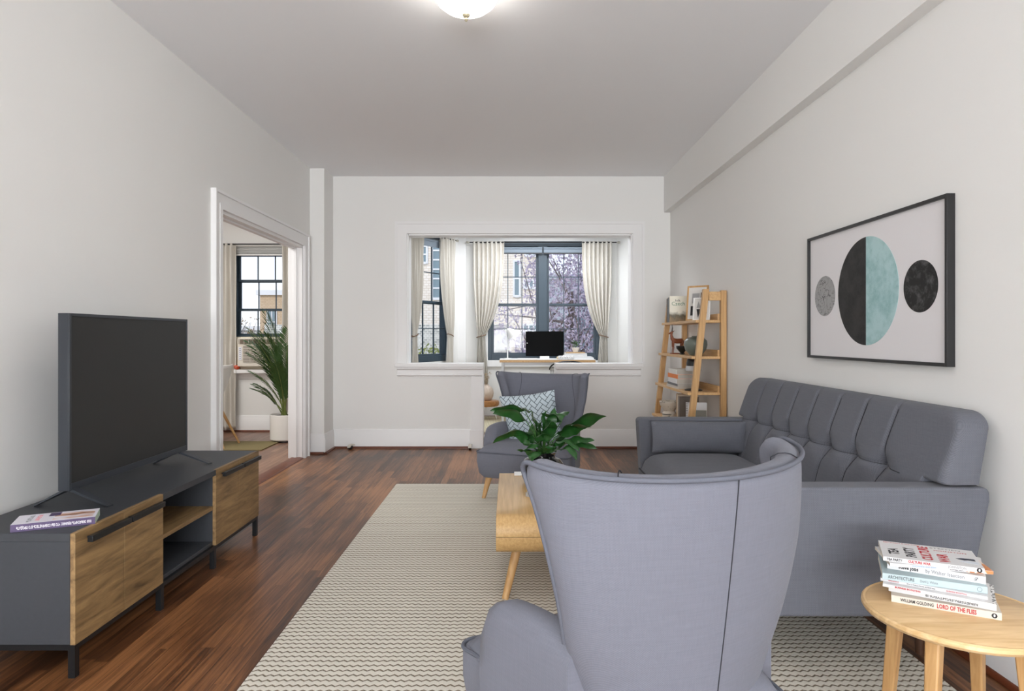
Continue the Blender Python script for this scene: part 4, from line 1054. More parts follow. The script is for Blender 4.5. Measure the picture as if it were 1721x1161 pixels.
def penguin(bk, x):
    o, wl, dp, h, rz = bk
    MB().lathe([(0.001,0),(0.0065,0),(0.0065,0.0004),(0.001,0.0004)], seg=24).xf(Matrix.Translation((x,-dp/2-0.0003,h/2)) @ Matrix.Rotation(R(90),4,'X')).build('publisher_mark', M_txk, o)
    MB().lathe([(0.0005,0),(0.003,0),(0.003,0.0003),(0.0005,0.0003)], seg=12).xf(Matrix.Translation((x,-dp/2-0.0008,h/2+0.0005)) @ Matrix.Rotation(R(90),4,'X') @ Matrix.Diagonal((0.7,1.3,1,1))).build('publisher_mark', M_txw, o)
B = books
spine_text(B[0], 'WILLIAM GOLDING', 0.0125, M_txk, -B[0][1]/2+0.022, sx=0.72, bold=0.0002)
spine_text(B[0], 'LORD OF THE FLIES', 0.0165, M_txr, -B[0][1]/2+0.108, sx=0.62, bold=0.0004); penguin(B[0], B[0][1]/2-0.016)
spine_text(B[1], 'NINETEEN-EIGHTYFOUR', 0.0125, M_txk, B[1][1]/2-0.04, flip=True, sx=0.88)
spine_text(B[2], 'BUSINESS BOOSTING', 0.0065, M_txr, -B[2][1]/2+0.03, bold=0.0002)
spine_text(B[3], 'BREAKING', 0.0055, M_txr, -B[3][1]/2+0.02); spine_text(B[3], 'How to Produce Results and Build Ideas', 0.0052, M_txk, -B[3][1]/2+0.065, sx=0.8); spine_text(B[3], 'BUSINESS BOOSTING', 0.0058, M_txr, -B[3][1]/2+0.158, sx=0.85)
spine_text(B[4], 'ARCHITECTURE', 0.0125, M_txk, -B[4][1]/2+0.014, sx=0.72); spine_text(B[4], 'Daril J. White', 0.0095, M_txg, -B[4][1]/2+0.092, sx=0.8)
MB().tube([(B[4][1]/2-0.018+0.0055*math.cos(2*PI*k/24), -B[4][2]/2-0.0004, B[4][3]/2+0.0055*math.sin(2*PI*k/24)) for k in range(24)], 0.0005, 5, closed=True).build('publisher_mark', M_txg, B[4][0])
spine_text(B[5], 'Steve Jobs', 0.0145, M_txk, -B[5][1]/2+0.028, sx=0.82, bold=0.0004); spine_text(B[5], 'by Walter Isaacson', 0.0145, M_txg, -B[5][1]/2+0.094, sx=0.82)
MB().tube([(B[5][1]/2-0.022+0.006*math.cos(k*0.9)*(1-k/24), -B[5][2]/2-0.0004, B[5][3]/2+0.005*math.sin(k*1.1)) for k in range(18)], 0.0004, 5).build('publisher_mark', M_txg, B[5][0])
spine_text(B[6], 'INNOVATION AND IDEAS', 0.0052, mat('blue_print', rgb(110,160,200), 0.6), -B[6][1]/2+0.055, dz=0.001)
spine_text(B[6], 'LOWELL GRAY', 0.0052, M_txk, -B[6][1]/2+0.15, dz=0.0)
MB().box((0.02, -B[6][2]/2+0.001, B[6][3]-0.0002), (B[6][1]/2, B[6][2]/2, B[6][3]+0.0002)).build('cover_picture', orange_photo(), B[6][0])
MB().prism([(B[6][1]/2-0.06, 0.0005), (B[6][1]/2, 0.0005), (B[6][1]/2, B[6][3]-0.0005), (B[6][1]/2-0.075, B[6][3]-0.0005)], 'Y', -B[6][2]/2-0.0004, -B[6][2]/2-0.0001).build('spine_picture', orange_photo(), B[6][0])
MB().box((0.045, -B[1][2]/2+0.0, B[1][3]-0.0001), (B[1][1]/2, B[1][2]/2, B[1][3]+0.0002)).build('cover_picture', speck(), B[1][0])
spine_text(B[7], 'TEA PARTY', 0.0098, M_txk, -B[7][1]/2+0.009, sx=0.78, bold=0.0003); spine_text(B[7], 'CULTURE WAR', 0.0098, M_txr, -B[7][1]/2+0.062, sx=0.80, bold=0.0003)
spine_text(B[7], 'JOHNSTON', 0.0095, M_txg, -B[7][1]/2+0.158, sx=0.85); penguin(B[7], B[7][1]/2-0.012)
o, wl, dp, h, rz = B[7]
def cover_text(body, size, m, x, y, ang=90, sx=1.0, bold=0.0006):
    return text(body, size, m, o, Matrix.Translation((x, y, h)) @ Matrix.Rotation(R(ang), 4, 'Z'), 'cover_lettering', ext=0.0002, sx=sx, font_bold=bold)
x0 = -wl/2
cover_text('TEA', 0.036, M_txk, x0+0.033, -dp/2+0.036, sx=0.9, bold=0.0012); cover_text('PARTY', 0.036, M_txk, x0+0.075, -dp/2+0.026, sx=0.85, bold=0.0012)
cover_text('CULTURE', 0.036, M_txr, x0+0.115, -dp/2+0.018, sx=0.84, bold=0.0012); cover_text('WAR', 0.036, M_txr, x0+0.156, -dp/2+0.016, sx=0.9, bold=0.0012)
cover_text('STEPHEN', 0.016, M_txg, x0+0.132, dp/2-0.02, ang=0, sx=1.2, bold=0); cover_text('JOHNSTON', 0.013, M_txr, x0+0.14, dp/2-0.042, ang=0, sx=1.2, bold=0)
cover_text('BETWEEN A NATION', 0.010, M_txr, x0+0.012, dp/2-0.012, ang=0, sx=1.0, bold=0)
def blob(mb, pts, z0, z1): mb.prism(pts, 'Z', z0, z1)
mb = MB(); blob(mb, [(x0+0.186,-0.018),(x0+0.200,-0.008),(x0+0.232,-0.006),(x0+0.232,-0.024),(x0+0.215,-0.022),(x0+0.205,-0.027)], h, h+0.0004); mb.build('dark_hand_print', mat('navy_print', rgb(40,44,60),0.5), o)
mb = MB(); blob(mb, [(x0+0.19,-0.038),(x0+0.21,-0.03),(x0+0.234,-0.032),(x0+0.234,-0.052),(x0+0.212,-0.05)], h, h+0.0003); mb.build('pale_hand_print', mat('pale_grey_print', rgb(206,212,220),0.5), o)

# ------------------------------------------------------------------ ladder shelf
t = thing('ladder_shelf', 'light wood leaning ladder shelf in the back right corner', 'shelf unit', (1.58, 5.75, 0))
LY0, LY1 = 5.22, 6.38; XB = 1.70
SH = [(1.335, 1.395), (1.045, 1.44-0.03), (0.757, 1.44-0.06), (0.46, 1.44-0.08), (0.17, 1.44-0.11)]   # height, front x
def lean(z): return 1.438 + (1.562-1.438)*(z-0.46)/(1.58-0.46)
for y in (LY0, LY1):
    MB().box((XB-0.022, y-0.022, 0), (XB+0.022, y+0.022, 1.57)).build('rear_post', M_oakz, t, world=True, bevel=0.002)
    zb_, zt_ = 0.0, 1.58; xb_, xt_ = lean(zb_), lean(zt_)
    MB().hexa([(xb_-0.024,y-0.020,zb_),(xb_+0.024,y-0.020,zb_),(xb_+0.024,y+0.020,zb_),(xb_-0.024,y+0.020,zb_)], [(xt_-0.024,y-0.020,zt_),(xt_+0.024,y-0.020,zt_),(xt_+0.024,y+0.020,zt_),(xt_-0.024,y+0.020,zt_)]).build('front_post', M_oakz, t, world=True, bevel=0.002)
    MB().box((1.585, y-0.012, 1.49), (XB-0.02, y+0.012, 1.56)).build('top_rail', M_oakshelf, t, world=True, bevel=0.002)
for z_, xf0 in SH:
    xx = lean(z_)-0.055
    sh = MB().box((xx, LY0+0.0, z_-0.022), (XB-0.022, LY1+0.0, z_)).build('shelf_board', M_oakshelf, t, world=True, bevel=0.002)
    MB().box((XB-0.036, LY0+0.022, z_), (XB-0.022, LY1-0.022, z_+0.05)).build('back_lip', M_oakshelf, sh, world=True, bevel=0.001)
G4 = 'books standing on the ladder shelf'
def upright(name, label, cat, y, x, z_, th, dep, hgt, m, lean_=0, rz=0, group=G4):
    """standing book: spine faces -x, thickness along y"""
    t = thing(name, label, cat, (x, y, z_), rot=(R(lean_), 0, rz), group=group)
    MB().box((0, -th/2, 0), (dep, -th/2+0.002, hgt)).box((0, th/2-0.002, 0), (dep, th/2, hgt)).box((0, -th/2+0.002, 0), (0.002, th/2-0.002, hgt)).build('cover', m, t)
    MB().box((0.002, -th/2+0.002, 0.002), (dep-0.003, th/2-0.002, hgt-0.002)).build('pages', M_pages, t); return t
T1 = 1.335
upright('book', 'dark upright book nearest the room corner on top ladder shelf', 'book', 6.205, 1.49, T1, 0.035, 0.16, 0.225, mat('dark_brown_book', rgb(70,62,54),0.6))
upright('book', 'slim grey upright book beside the dark one on top shelf', 'book', 6.165, 1.49, T1, 0.03, 0.16, 0.235, mat('steel_grey_book', rgb(120,124,128),0.6))
def green_scene():
    m, nt, b = newmat('cookbook_cover'); tcn = nt.nodes.new('ShaderNodeTexCoord'); s = nt.nodes.new('ShaderNodeSeparateXYZ'); nt.links.new(tcn.outputs['Object'], s.inputs[0])
    n = nt.nodes.new('ShaderNodeTexNoise'); n.inputs['Scale'].default_value = 22; n.inputs['Detail'].default_value = 3; nt.links.new(tcn.outputs['Object'], n.inputs['Vector'])
    f = math_node(nt, 'ADD', math_node(nt, 'MULTIPLY', n.outputs[0], 0.10), s.outputs[2])
    r = nt.nodes.new('ShaderNodeValToRGB'); r.color_ramp.elements[0].position = 0.06; r.color_ramp.elements[0].color = rgb(150,120,80); r.color_ramp.elements[1].position = 0.15; r.color_ramp.elements[1].color = rgb(228,224,208)
    e = r.color_ramp.elements.new(0.10); e.color = rgb(84,76,48)
    nt.links.new(f, r.inputs[0]); nt.links.new(r.outputs[0], b.inputs['Base Color']); return m
t = thing('book', 'cookbook standing with its pale green-lettered cover facing the room on top shelf', 'book', (1.475, 6.03, T1), rz=R(-10), group=G4)
MB().box((-0.005,-0.02,0),(0.205,-0.018,0.24)).box((-0.005,0.018,0),(0.205,0.02,0.24)).box((-0.005,-0.018,0),(-0.003,0.018,0.24)).build('cover', green_scene(), t)
MB().box((-0.003,-0.018,0.002),(0.20,0.018,0.238)).build('pages', M_pages, t)
text('Czech', 0.050, mat('green_print', rgb(60,120,84),0.5), t, Matrix.Translation((0.012,-0.0205,0.168)) @ Matrix.Rotation(R(90),4,'X'), 'cover_lettering', sx=0.95)
text('folk', 0.030, M_txk, t, Matrix.Translation((0.045,-0.0205,0.198)) @ Matrix.Rotation(R(90),4,'X'), 'cover_lettering')
def pframe(label, loc, rz, tilt, w_, h_, fw_, mf, shapes, group='small abstract prints'):
    t = thing('picture_frame', label, 'picture frame', loc, rot=(R(tilt), 0, rz), group=group)
    MB().box((-w_/2,-0.008,0),(-w_/2+fw_,0.008,h_)).box((w_/2-fw_,-0.008,0),(w_/2,0.008,h_)).box((-w_/2+fw_,-0.008,0),(w_/2-fw_,0.008,fw_)).box((-w_/2+fw_,-0.008,h_-fw_),(w_/2-fw_,0.008,h_)).build('frame', mf, t, bevel=0.001)
    MB().box((-w_/2+fw_,-0.002,fw_),(w_/2-fw_,0.006,h_-fw_)).build('print', mat('print_card', rgb(216,214,210),0.7), t)
    for pts, m in shapes:
        MB().prism([(x*w_, z*h_) for x, z in pts], 'Y', -0.0035, -0.0015).build('printed_shape', m, t)
    return t
M_gr = mat('mid_grey_print', rgb(160,160,160), 0.7)
pframe('tall wood-framed abstract print leaning on top ladder shelf', (1.575, 5.53, T1+0.001), R(-42), -7, 0.19, 0.30, 0.014, M_oakz,
       [([(-0.3,0.15),(-0.1,0.15),(-0.1,0.42),(-0.3,0.42)], M_txk), ([(0.15,0.45),(0.3,0.45),(0.3,0.8),(0.15,0.8)], M_txk), ([(-0.25,0.5),(0.1,0.5),(0.1,0.78),(-0.25,0.78)], M_gr)])
pframe('small white-framed abstract print in front of the wood-framed one', (1.575, 5.39, T1+0.001), R(-30), -10, 0.14, 0.19, 0.010, M_white,
       [([(-0.2,0.12),(-0.02,0.5),(-0.3,0.5)], M_txk), ([(0.0,0.5),(0.32,0.3),(0.32,0.8),(0.05,0.75)], M_txk), ([(-0.3,0.55),(-0.05,0.55),(-0.2,0.85)], M_gr)])
# second shelf: antelope figure, bowl, vase
T2 = 1.045
t = thing('antelope_figurine', 'carved reddish wooden antelope figurine on second ladder shelf', 'figurine', (1.52, 5.96, T2), rz=R(8))
M_redw = mat('reddish_carved_wood', rgb(130,72,44), 0.45, noise=0.2, nscale=40)
mb = MB()
mb.tube([(0.062,0,0.105),(0.045,0,0.118),(0.0,0,0.116),(-0.03,0,0.122),(-0.045,0,0.14),(-0.052,0,0.17),(-0.050,0,0.19)], [0.012,0.024,0.022,0.022,0.016,0.011,0.010], 12)
mb.tube([(-0.042,0,0.196),(-0.055,0,0.192),(-0.078,0,0.183)], [0.011,0.010,0.005], 10)
for s in (-1, 1):
    mb.tube([(-0.035,s*0.012,0.115),(-0.037,s*0.014,0.07),(-0.034,s*0.014,0.06),(-0.04,s*0.014,0.008)], [0.010,0.006,0.005,0.004], 8)
    mb.tube([(0.05,s*0.012,0.11),(0.042,s*0.014,0.075),(0.056,s*0.014,0.05),(0.05,s*0.014,0.008)], [0.013,0.008,0.005,0.004], 8)
    mb.tube([(-0.042,s*0.008,0.20),(-0.030,s*0.020,0.212)], [0.005,0.001], 6)
mb.tube([(0.066,0,0.108),(0.074,0,0.09)], [0.004,0.002], 6)
mb.build('body', M_redw, t, ang=80)
for s in (-1, 1): MB().tube([(-0.046,s*0.005,0.204),(-0.042,s*0.007,0.235),(-0.046,s*0.007,0.27)], [0.0035,0.0025,0.001], 6).build('horn', mat('dark_horn', rgb(50,40,36),0.5), t)
MB().box((-0.055,-0.024,0),(0.068,0.024,0.010)).build('base', M_redw, t, bevel=0.002)
t = thing('bowl', 'small dark footed bowl between the antelope and grey vase', 'bowl', (1.52, 5.78, T2))
MB().lathe([(0.012,0),(0.024,0.002),(0.014,0.012),(0.03,0.03),(0.05,0.055),(0.052,0.075),(0.047,0.073),(0.04,0.05),(0.01,0.03)], seg=32).build('body', mat('dark_bronze', rgb(40,42,40),0.35,metal=0.4), t)
t = thing('vase', 'squat grey-green round vase on second ladder shelf', 'vase', (1.555, 5.48, T2))
MB().lathe([(0.04,0),(0.05,0.004),(0.084,0.045),(0.096,0.09),(0.092,0.122),(0.072,0.142),(0.04,0.153),(0.032,0.155),(0.032,0.163),(0.026,0.163),(0.02,0.15)], seg=40).build('body', mat('grey_green_glaze', rgb(104,112,104),0.3,noise=0.25,nscale=9), t)
# third shelf: stack + lamp
T3 = 0.757; zz = T3
for i, (lab, w_, d_, h_, m, rz) in enumerate([
    ('pale grey thin book, lowest of the ladder shelf pile', 0.35, 0.20, 0.022, mat('pale_taupe_book', rgb(196,190,182),0.6), 92),
    ('dark grey thin book, second from bottom of the ladder shelf pile', 0.35, 0.20, 0.020, mat('slate_book', rgb(112,114,116),0.6), 90),
    ('white-spined book in the middle of the ladder shelf pile', 0.34, 0.20, 0.042, M_bkwhite, 88),
    ('orange-spined book in the ladder shelf pile', 0.32, 0.195, 0.036, mat('orange_book', rgb(222,120,40),0.5), 91),
    ('white-spined book, topmost of the ladder shelf pile', 0.31, 0.19, 0.042, mat('grey_white_book', rgb(214,212,206),0.5), 89)]):
    t = thing('book', lab, 'book', (1.50, 5.75-0.004*i, zz), rz=R(rz-90), group='books lying on the third ladder shelf')
    MB().box((-0.075,-w_/2,0),(0.075,w_/2,0.0015)).box((-0.075,-w_/2,h_-0.0015),(0.075,w_/2,h_)).box((-0.075,-w_/2,0.0015),(-0.072,w_/2,h_-0.0015)).build('cover', m, t)
    MB().box((-0.072,-w_/2+0.003,0.0015),(0.073,w_/2-0.003,h_-0.0015)).build('pages', mat('grey_pages', rgb(176,170,160),0.9), t); zz += h_+0.0004
t = thing('table_lamp', 'small mushroom lamp with black dome on third ladder shelf', 'lamp', (1.52, 5.42, T3))
MB().lathe([(0.01,0),(0.072,0.0),(0.072,0.006),(0.05,0.014),(0.012,0.018)], seg=36).build('base', M_blackm, t)
MB().tube([(0,0,0.015),(0,0,0.16)], 0.008, 12).build('pole', M_chrome, t)
MB().lathe([(0.01,0.16),(0.062,0.162),(0.066,0.172),(0.060,0.20),(0.052,0.21)], seg=36).build('diffuser', mat('grey_glass_shade', rgb(186,186,186),0.4), t)
MB().lathe([(0.057,0.195),(0.057,0.225),(0.050,0.255),(0.035,0.275),(0.012,0.282),(0.002,0.283)], seg=36).build('lamp_shade', mat('black_dome', rgb(24,25,26),0.4), t)
# fourth shelf: planter cup, upright books, notebook
T4 = 0.46
t = thing('planter_cup', 'small patterned cream cup on the fourth ladder shelf', 'cup', (1.46, 5.99, T4))
MB().lathe([(0.045,0),(0.060,0.004),(0.064,0.04),(0.050,0.062),(0.06,0.09),(0.084,0.115),(0.090,0.15),(0.085,0.155),(0.078,0.15),(0.07,0.11),(0.02,0.07)], seg=40).build('body', blotch('speckled_cream', rgb(120,112,100), rgb(206,198,184), 30, 0.36, 0.44), t)
MB().tube([(-0.064*1.0*math.cos(a/10), 0.064*math.sin(a/10), 0.035) for a in range(-16, 17)], 0.003, 6).build('dark_band', M_blackm, t)
upright('book', 'tan upright book beside the cup on fourth ladder shelf', 'book', 5.83, 1.485, T4, 0.028, 0.17, 0.235, mat('tan_book', rgb(186,158,124),0.6))
upright('book', 'cream upright book between tan and brown ones on fourth shelf', 'book', 5.80, 1.485, T4, 0.028, 0.18, 0.23, mat('cream_book', rgb(214,200,178),0.6))
upright('book', 'grey-brown wide upright book on fourth ladder shelf', 'book', 5.755, 1.485, T4, 0.05, 0.17, 0.215, mat('greybrown_book', rgb(118,110,102),0.6))
t = thing('spiral_notebook', 'white spiral notebook with grey panel standing on fourth ladder shelf', 'notebook', (1.48, 5.50, T4), rot=(R(-6),0,R(-12)))
MB().box((0,-0.01,0),(0.17,0.008,0.19)).build('cover', M_bkwhite, t, bevel=0.001)
MB().box((0.055,-0.0115,0.0),(0.165,-0.0098,0.125)).build('panel', mat('sage_grey_panel', rgb(138,140,132),0.6), t)
mb = MB()
for k in range(13):
    mb.tube([(0.008+0.008*math.cos(2*PI*q/10), -0.001+0.012*math.sin(2*PI*q/10), 0.012+k*0.0138) for q in range(10)], 0.0016, 5, closed=True)
mb.build('spiral_binding', M_blackm, t)

# ------------------------------------------------------------------ bay: rug, desk, monitor...
BF = 0.12
def strip_rug(name, c1, c2, sc_):
    m, nt, b = newmat(name); tcn = nt.nodes.new('ShaderNodeTexCoord'); wv = nt.nodes.new('ShaderNodeTexWave'); wv.inputs['Scale'].default_value = sc_; wv.inputs['Distortion'].default_value = 0.6
    nt.links.new(tcn.outputs['Object'], wv.inputs['Vector']); mx = nt.nodes.new('ShaderNodeMix'); mx.data_type = 'RGBA'; mx.inputs[6].default_value = c1; mx.inputs[7].default_value = c2
    nt.links.new(wv.outputs[1], mx.inputs[0]); nt.links.new(mx.outputs[2], b.inputs['Base Color']); b.inputs['Roughness'].default_value = 0.95; return m
tag(MB().box((-0.9, 7.35, BF+0.001), (1.4, 8.8, BF+0.010)).build('bay_rug', strip_rug('ribbed_beige_rug', rgb(206,198,170), rgb(176,166,138), 16)), 'ribbed beige rug on the raised bay floor', 'rug')
DZ = 0.915; DYF, DYB = 8.22, 8.74
t = thing('desk', 'narrow light wood desk under the bay window', 'desk', (0.47, 8.48, BF+0.010))
MB().box((-0.13, DYF, DZ-0.036), (1.075, DYB, DZ-0.004)).build('desktop', M_oakshelf, t, world=True, bevel=0.002)
MB().box((-0.13, DYF, DZ-0.004), (1.075, DYB, DZ)).build('white_surface', M_white, t, world=True)
M_lw = mat('pale_grey_metal', rgb(200,202,206), 0.4)
for (x, y) in ((-0.09, DYF+0.04), (-0.09, DYB-0.05), (1.04, DYF+0.04), (1.04, DYB-0.05)):
    MB().box((x-0.016, y-0.016, BF+0.010), (x+0.016, y+0.016, DZ-0.036)).build('leg', M_lw, t, world=True, bevel=0.002)
MB().box((-0.07, DYF+0.035, DZ-0.075), (1.02, DYF+0.05, DZ-0.036)).box((-0.07, DYB-0.06, DZ-0.075), (1.02, DYB-0.045, DZ-0.036)).build('apron', M_lw, t, world=True)
t = thing('monitor', 'black computer monitor with white foot on the desk', 'monitor', (0.445, 8.45, DZ))
MB().box((0.203, 8.42, 0.952), (0.692, 8.445, 1.272)).build('screen', mat('black_screen', rgb(4,4,5),0.6,spec=0.1), t, world=True, bevel=0.004)
MB().box((0.38, 8.395, DZ), (0.51, 8.53, DZ+0.008)).box((0.40, 8.455, DZ+0.008), (0.49, 8.465, DZ+0.12)).box((0.385, 8.442, 0.945), (0.505, 8.450, 0.985)).build('foot', M_white, t, world=True, bevel=0.002)
MB().box((0.385, 8.40, DZ+0.008), (0.505, 8.41, 0.953)).build('stand_plate', M_white, t, world=True, bevel=0.001)
MB().lathe([(0.001,0),(0.006,0),(0.006,0.001),(0.001,0.001)], seg=16).xf(Matrix.Translation((0.222, 8.4195, 1.12)) @ Matrix.Rotation(R(90),4,'X')).build('indicator', M_white, t, world=True)
t = thing('keyboard', 'slim white keyboard in front of the monitor', 'keyboard', (0.22, 8.32, DZ)); MB().box((-0.13,-0.05,0),(0.13,0.05,0.012)).build('body', M_white, t, bevel=0.003)
mb = MB()
for a_ in range(12):
    for b_ in range(4): mb.box((-0.122+a_*0.0205,-0.042+b_*0.021,0.012),(-0.104+a_*0.0205,-0.024+b_*0.021,0.015))
mb.build('keys', mat('pale_keys', rgb(214,214,214),0.5), t)
t = thing('candle_jar', 'small tan round pot beside the monitor foot', 'pot', (0.62, 8.34, DZ)); MB().lathe([(0.02,0),(0.024,0.004),(0.026,0.02),(0.022,0.034),(0.015,0.036)], seg=20).build('jar', mat('tan_clay', rgb(206,186,150),0.6), t)
# desk lamp
t = thing('desk_lamp', 'white desk lamp with cone shade at left end of the desk', 'desk lamp', (-0.03, 8.45, DZ))
MB().lathe([(0.005,0),(0.055,0),(0.055,0.010),(0.01,0.014)], seg=28).build('base', M_white, t)
MB().tube([(0,0,0.012),(0.0,0,0.10),(0.012,0,0.20),(0.008,0,0.24)], 0.009, 10).build('lower_arm', M_white, t)
MB().tube([(0.008,0,0.24),(-0.02,0,0.33),(0.0,0,0.40)], 0.0065, 10).build('upper_arm', M_white, t)
MB().lathe([(0.012,0.0),(0.024,-0.01),(0.034,-0.03),(0.085,-0.12),(0.083,-0.12),(0.03,-0.03),(0.005,-0.01)], seg=32).xf(Matrix.Translation((0.005,-0.02,0.39)) @ Matrix.Rotation(R(-42),4,'Y')).build('lamp_shade', M_white, t)
# books + small plant on desk
zz = DZ
for i, (lab, w_, d_, h_, m, x) in enumerate([
    ('white book, lowest of the pile on the desk', 0.42, 0.24, 0.020, M_bkwhite, 0.86),
    ('thin white magazine on the desk pile', 0.36, 0.22, 0.012, M_offw, 0.87),
    ('white book in the middle of the desk pile', 0.30, 0.21, 0.022, M_bkwhite, 0.83),
    ('white thick book under the tan one on the desk', 0.27, 0.20, 0.020, M_offw, 0.84),
    ('tan-covered book, topmost of the desk pile under the plant', 0.24, 0.18, 0.014, mat('tan_kraft_book', rgb(190,156,110),0.6), 0.83)]):
    book('book', lab, 'book', (x, 8.42, zz), R(2*i-3), w_, d_, h_, m, 'books piled on the desk', hard=False); zz += h_+0.0003
t = thing('potted_plant', 'little green plant in white pot on desk book pile', 'plant', (0.845, 8.42, zz))
MB().lathe([(0.028,0),(0.032,0.003),(0.045,0.042),(0.052,0.060),(0.047,0.060),(0.03,0.05)], seg=6).build('pot', M_white, t, ang=20)
mbL = MB(); rnd = random.Random(7)
for k in range(26):
    az = rnd.uniform(0, 2*PI); rr_ = rnd.uniform(0.0, 0.07); zc_ = rnd.uniform(0.075, 0.145)
    leaf(mbL, (rr_*math.cos(az), rr_*math.sin(az), zc_-abs(rr_)*0.2), az+rnd.uniform(-.5,.5), rnd.uniform(0.2,1.2), rnd.uniform(0.03,0.05), 0.024, 0.8, rnd.uniform(-0.6,0.6), n=4)
mbL.build('leaves', mat('small_dark_leaf', rgb(58,84,52),0.5), t, ang=80)
mb = MB()
for k in range(6):
    az = k*1.05; mb.tube([(0,0,0.05),(0.025*math.cos(az),0.025*math.sin(az),0.12)], 0.002, 5)
mb.build('stems', M_stem, t)
t = thing('patterned_pouch', 'white dark-speckled pouch on front edge of the desk', 'pouch', (0.71, 8.30, DZ))
MB().box((-0.10,-0.05,0),(0.10,0.04,0.045)).build('body', speck(), t, bevel=0.014, bseg=3)
# rattan chair
t = thing('wire_back_chair', 'black wire-backed chair pushed under the desk', 'chair', (0.72, 7.83, BF+0.010), group=None)
cz = 0.93; mb = MB()
def wire(a, z_): 
    rr_ = 0.24*(0.75+0.25*(z_-0.55)/0.38); return Vector((0.71+rr_*1.05*math.sin(a), 7.80-rr_*0.75*math.cos(a)+0.20, z_))
arc = [wire(R(-80+160*k/24), 0.905-0.10*abs((-80+160*k/24)/80)**2.2) for k in range(25)]
mb.tube(arc, 0.008, 8)
for k in range(1, 24): 
    a = R(-80+160*k/24); mb.tube([arc[k], wire(a, 0.56)], 0.002, 5)
for q in range(7):
    z_ = 0.58+q*0.042; mb.tube([wire(R(-76+152*k/16), z_) for k in range(17)], 0.002, 5)
mb.tube([wire(R(-85+170*k/16), 0.56) for k in range(17)], 0.008, 8)
mb.build('backrest', M_blackm, t, world=True)
MB().lathe([(0.01,0),(0.19,0.0),(0.205,0.012),(0.19,0.03),(0.01,0.034)], seg=32).xf(Matrix.Translation((0.74,7.98,0.525))).build('seat', M_black, t, world=True)
for sx in (-1, 1):
    for sy in (-1, 1): MB().tube([(0.74+sx*0.12, 7.98+sy*0.12, 0.525), (0.74+sx*0.18, 7.98+sy*0.18, BF+0.010)], 0.010, 10).build('leg', M_blackm, t, world=True)
# stool with vase
SXc, SYc, SZ = -0.32, 8.55, 0.37
t = thing('stool', 'round wooden stool with thin white wire legs behind the half wall', 'stool', (SXc, SYc, BF+0.010))
MB().lathe([(0.01,-0.072),(0.165,-0.070),(0.178,-0.055),(0.180,-0.02),(0.174,-0.004),(0.165,0.0),(0.01,0.0)], seg=40).xf(Matrix.Translation((SXc,SYc,SZ))).build('seat', wood('honey_wood', rgb(160,108,60), rgb(196,142,86), 'X', 5, 8, 0.4), t, world=True)
for k in range(3):
    a = R(-15+120*k); c_, s_ = math.cos(a), math.sin(a)
    foot_ = Vector((SXc+0.15*c_, SYc+0.15*s_, BF+0.013)); 
    for dd in (-0.5, 0.5):
        tp = Vector((SXc+0.13*math.cos(a+dd), SYc+0.13*math.sin(a+dd), SZ-0.071))
        MB().tube([tp, foot_], 0.0035, 8).build('leg', M_white, t, world=True)
t = thing('ribbed_vase', 'ribbed cream vase with dried flowers on the round stool', 'vase', (SXc+0.01, SYc, SZ))
MB().lathe([(0.045,0),(0.06,0.004),(0.088,0.05),(0.096,0.10),(0.086,0.15),(0.058,0.185),(0.034,0.196),(0.034,0.21),(0.028,0.21),(0.02,0.19)], seg=72, ripple=0.03, rn=18).build('body', mat('blush_ceramic', rgb(216,200,186),0.6), t, ang=80)
mb = MB(); rnd = random.Random(3)
for k in range(22):
    a = rnd.uniform(0, 2*PI); r_ = rnd.uniform(0.01, 0.10); h_ = rnd.uniform(0.27, 0.37)
    mb.tube([(0,0,0.18),(r_*0.5*math.cos(a), r_*0.5*math.sin(a), 0.25),(r_*math.cos(a), r_*math.sin(a), h_)], 0.0012, 4)
    for q in range(3): 
        p = Vector((r_*math.cos(a)+rnd.uniform(-.012,.012), r_*math.sin(a)+rnd.uniform(-.012,.012), h_-rnd.uniform(0,0.03))); mb.tube([p, p+Vector((0,0,0.008))], [0.005,0.002], 5)
mb.build('dried_flowers', mat('dried_flower', rgb(168,148,120),0.9,noise=0.3,nscale=60), t)

# ------------------------------------------------------------------ casters at the skirting
M_cst = mat('ivory_caster', rgb(214,210,200),0.5)
def caster(label, x, y, rz):
    t = thing('caster', label, 'caster', (x, y, 0), rz, group='casters by the skirting')
    MB().tube([(-0.012,0,0.024),(0.012,0,0.024)], 0.024, 20).build('wheel', M_black, t, bevel=0.002)
    MB().prism([(-0.032,0.02),(-0.030,0.040),(-0.01,0.052),(0.02,0.056),(0.05,0.052),(0.05,0.040),(0.02,0.044),(0.0,0.04),(-0.012,0.026)], 'X', -0.018, 0.018).build('fork', M_cst, t, bevel=0.003)
caster('small ivory caster at skirting near the left corner', -1.70, 6.975, R(-35)); caster('small ivory caster at skirting by the half wall end', -0.425, 6.965, R(0))

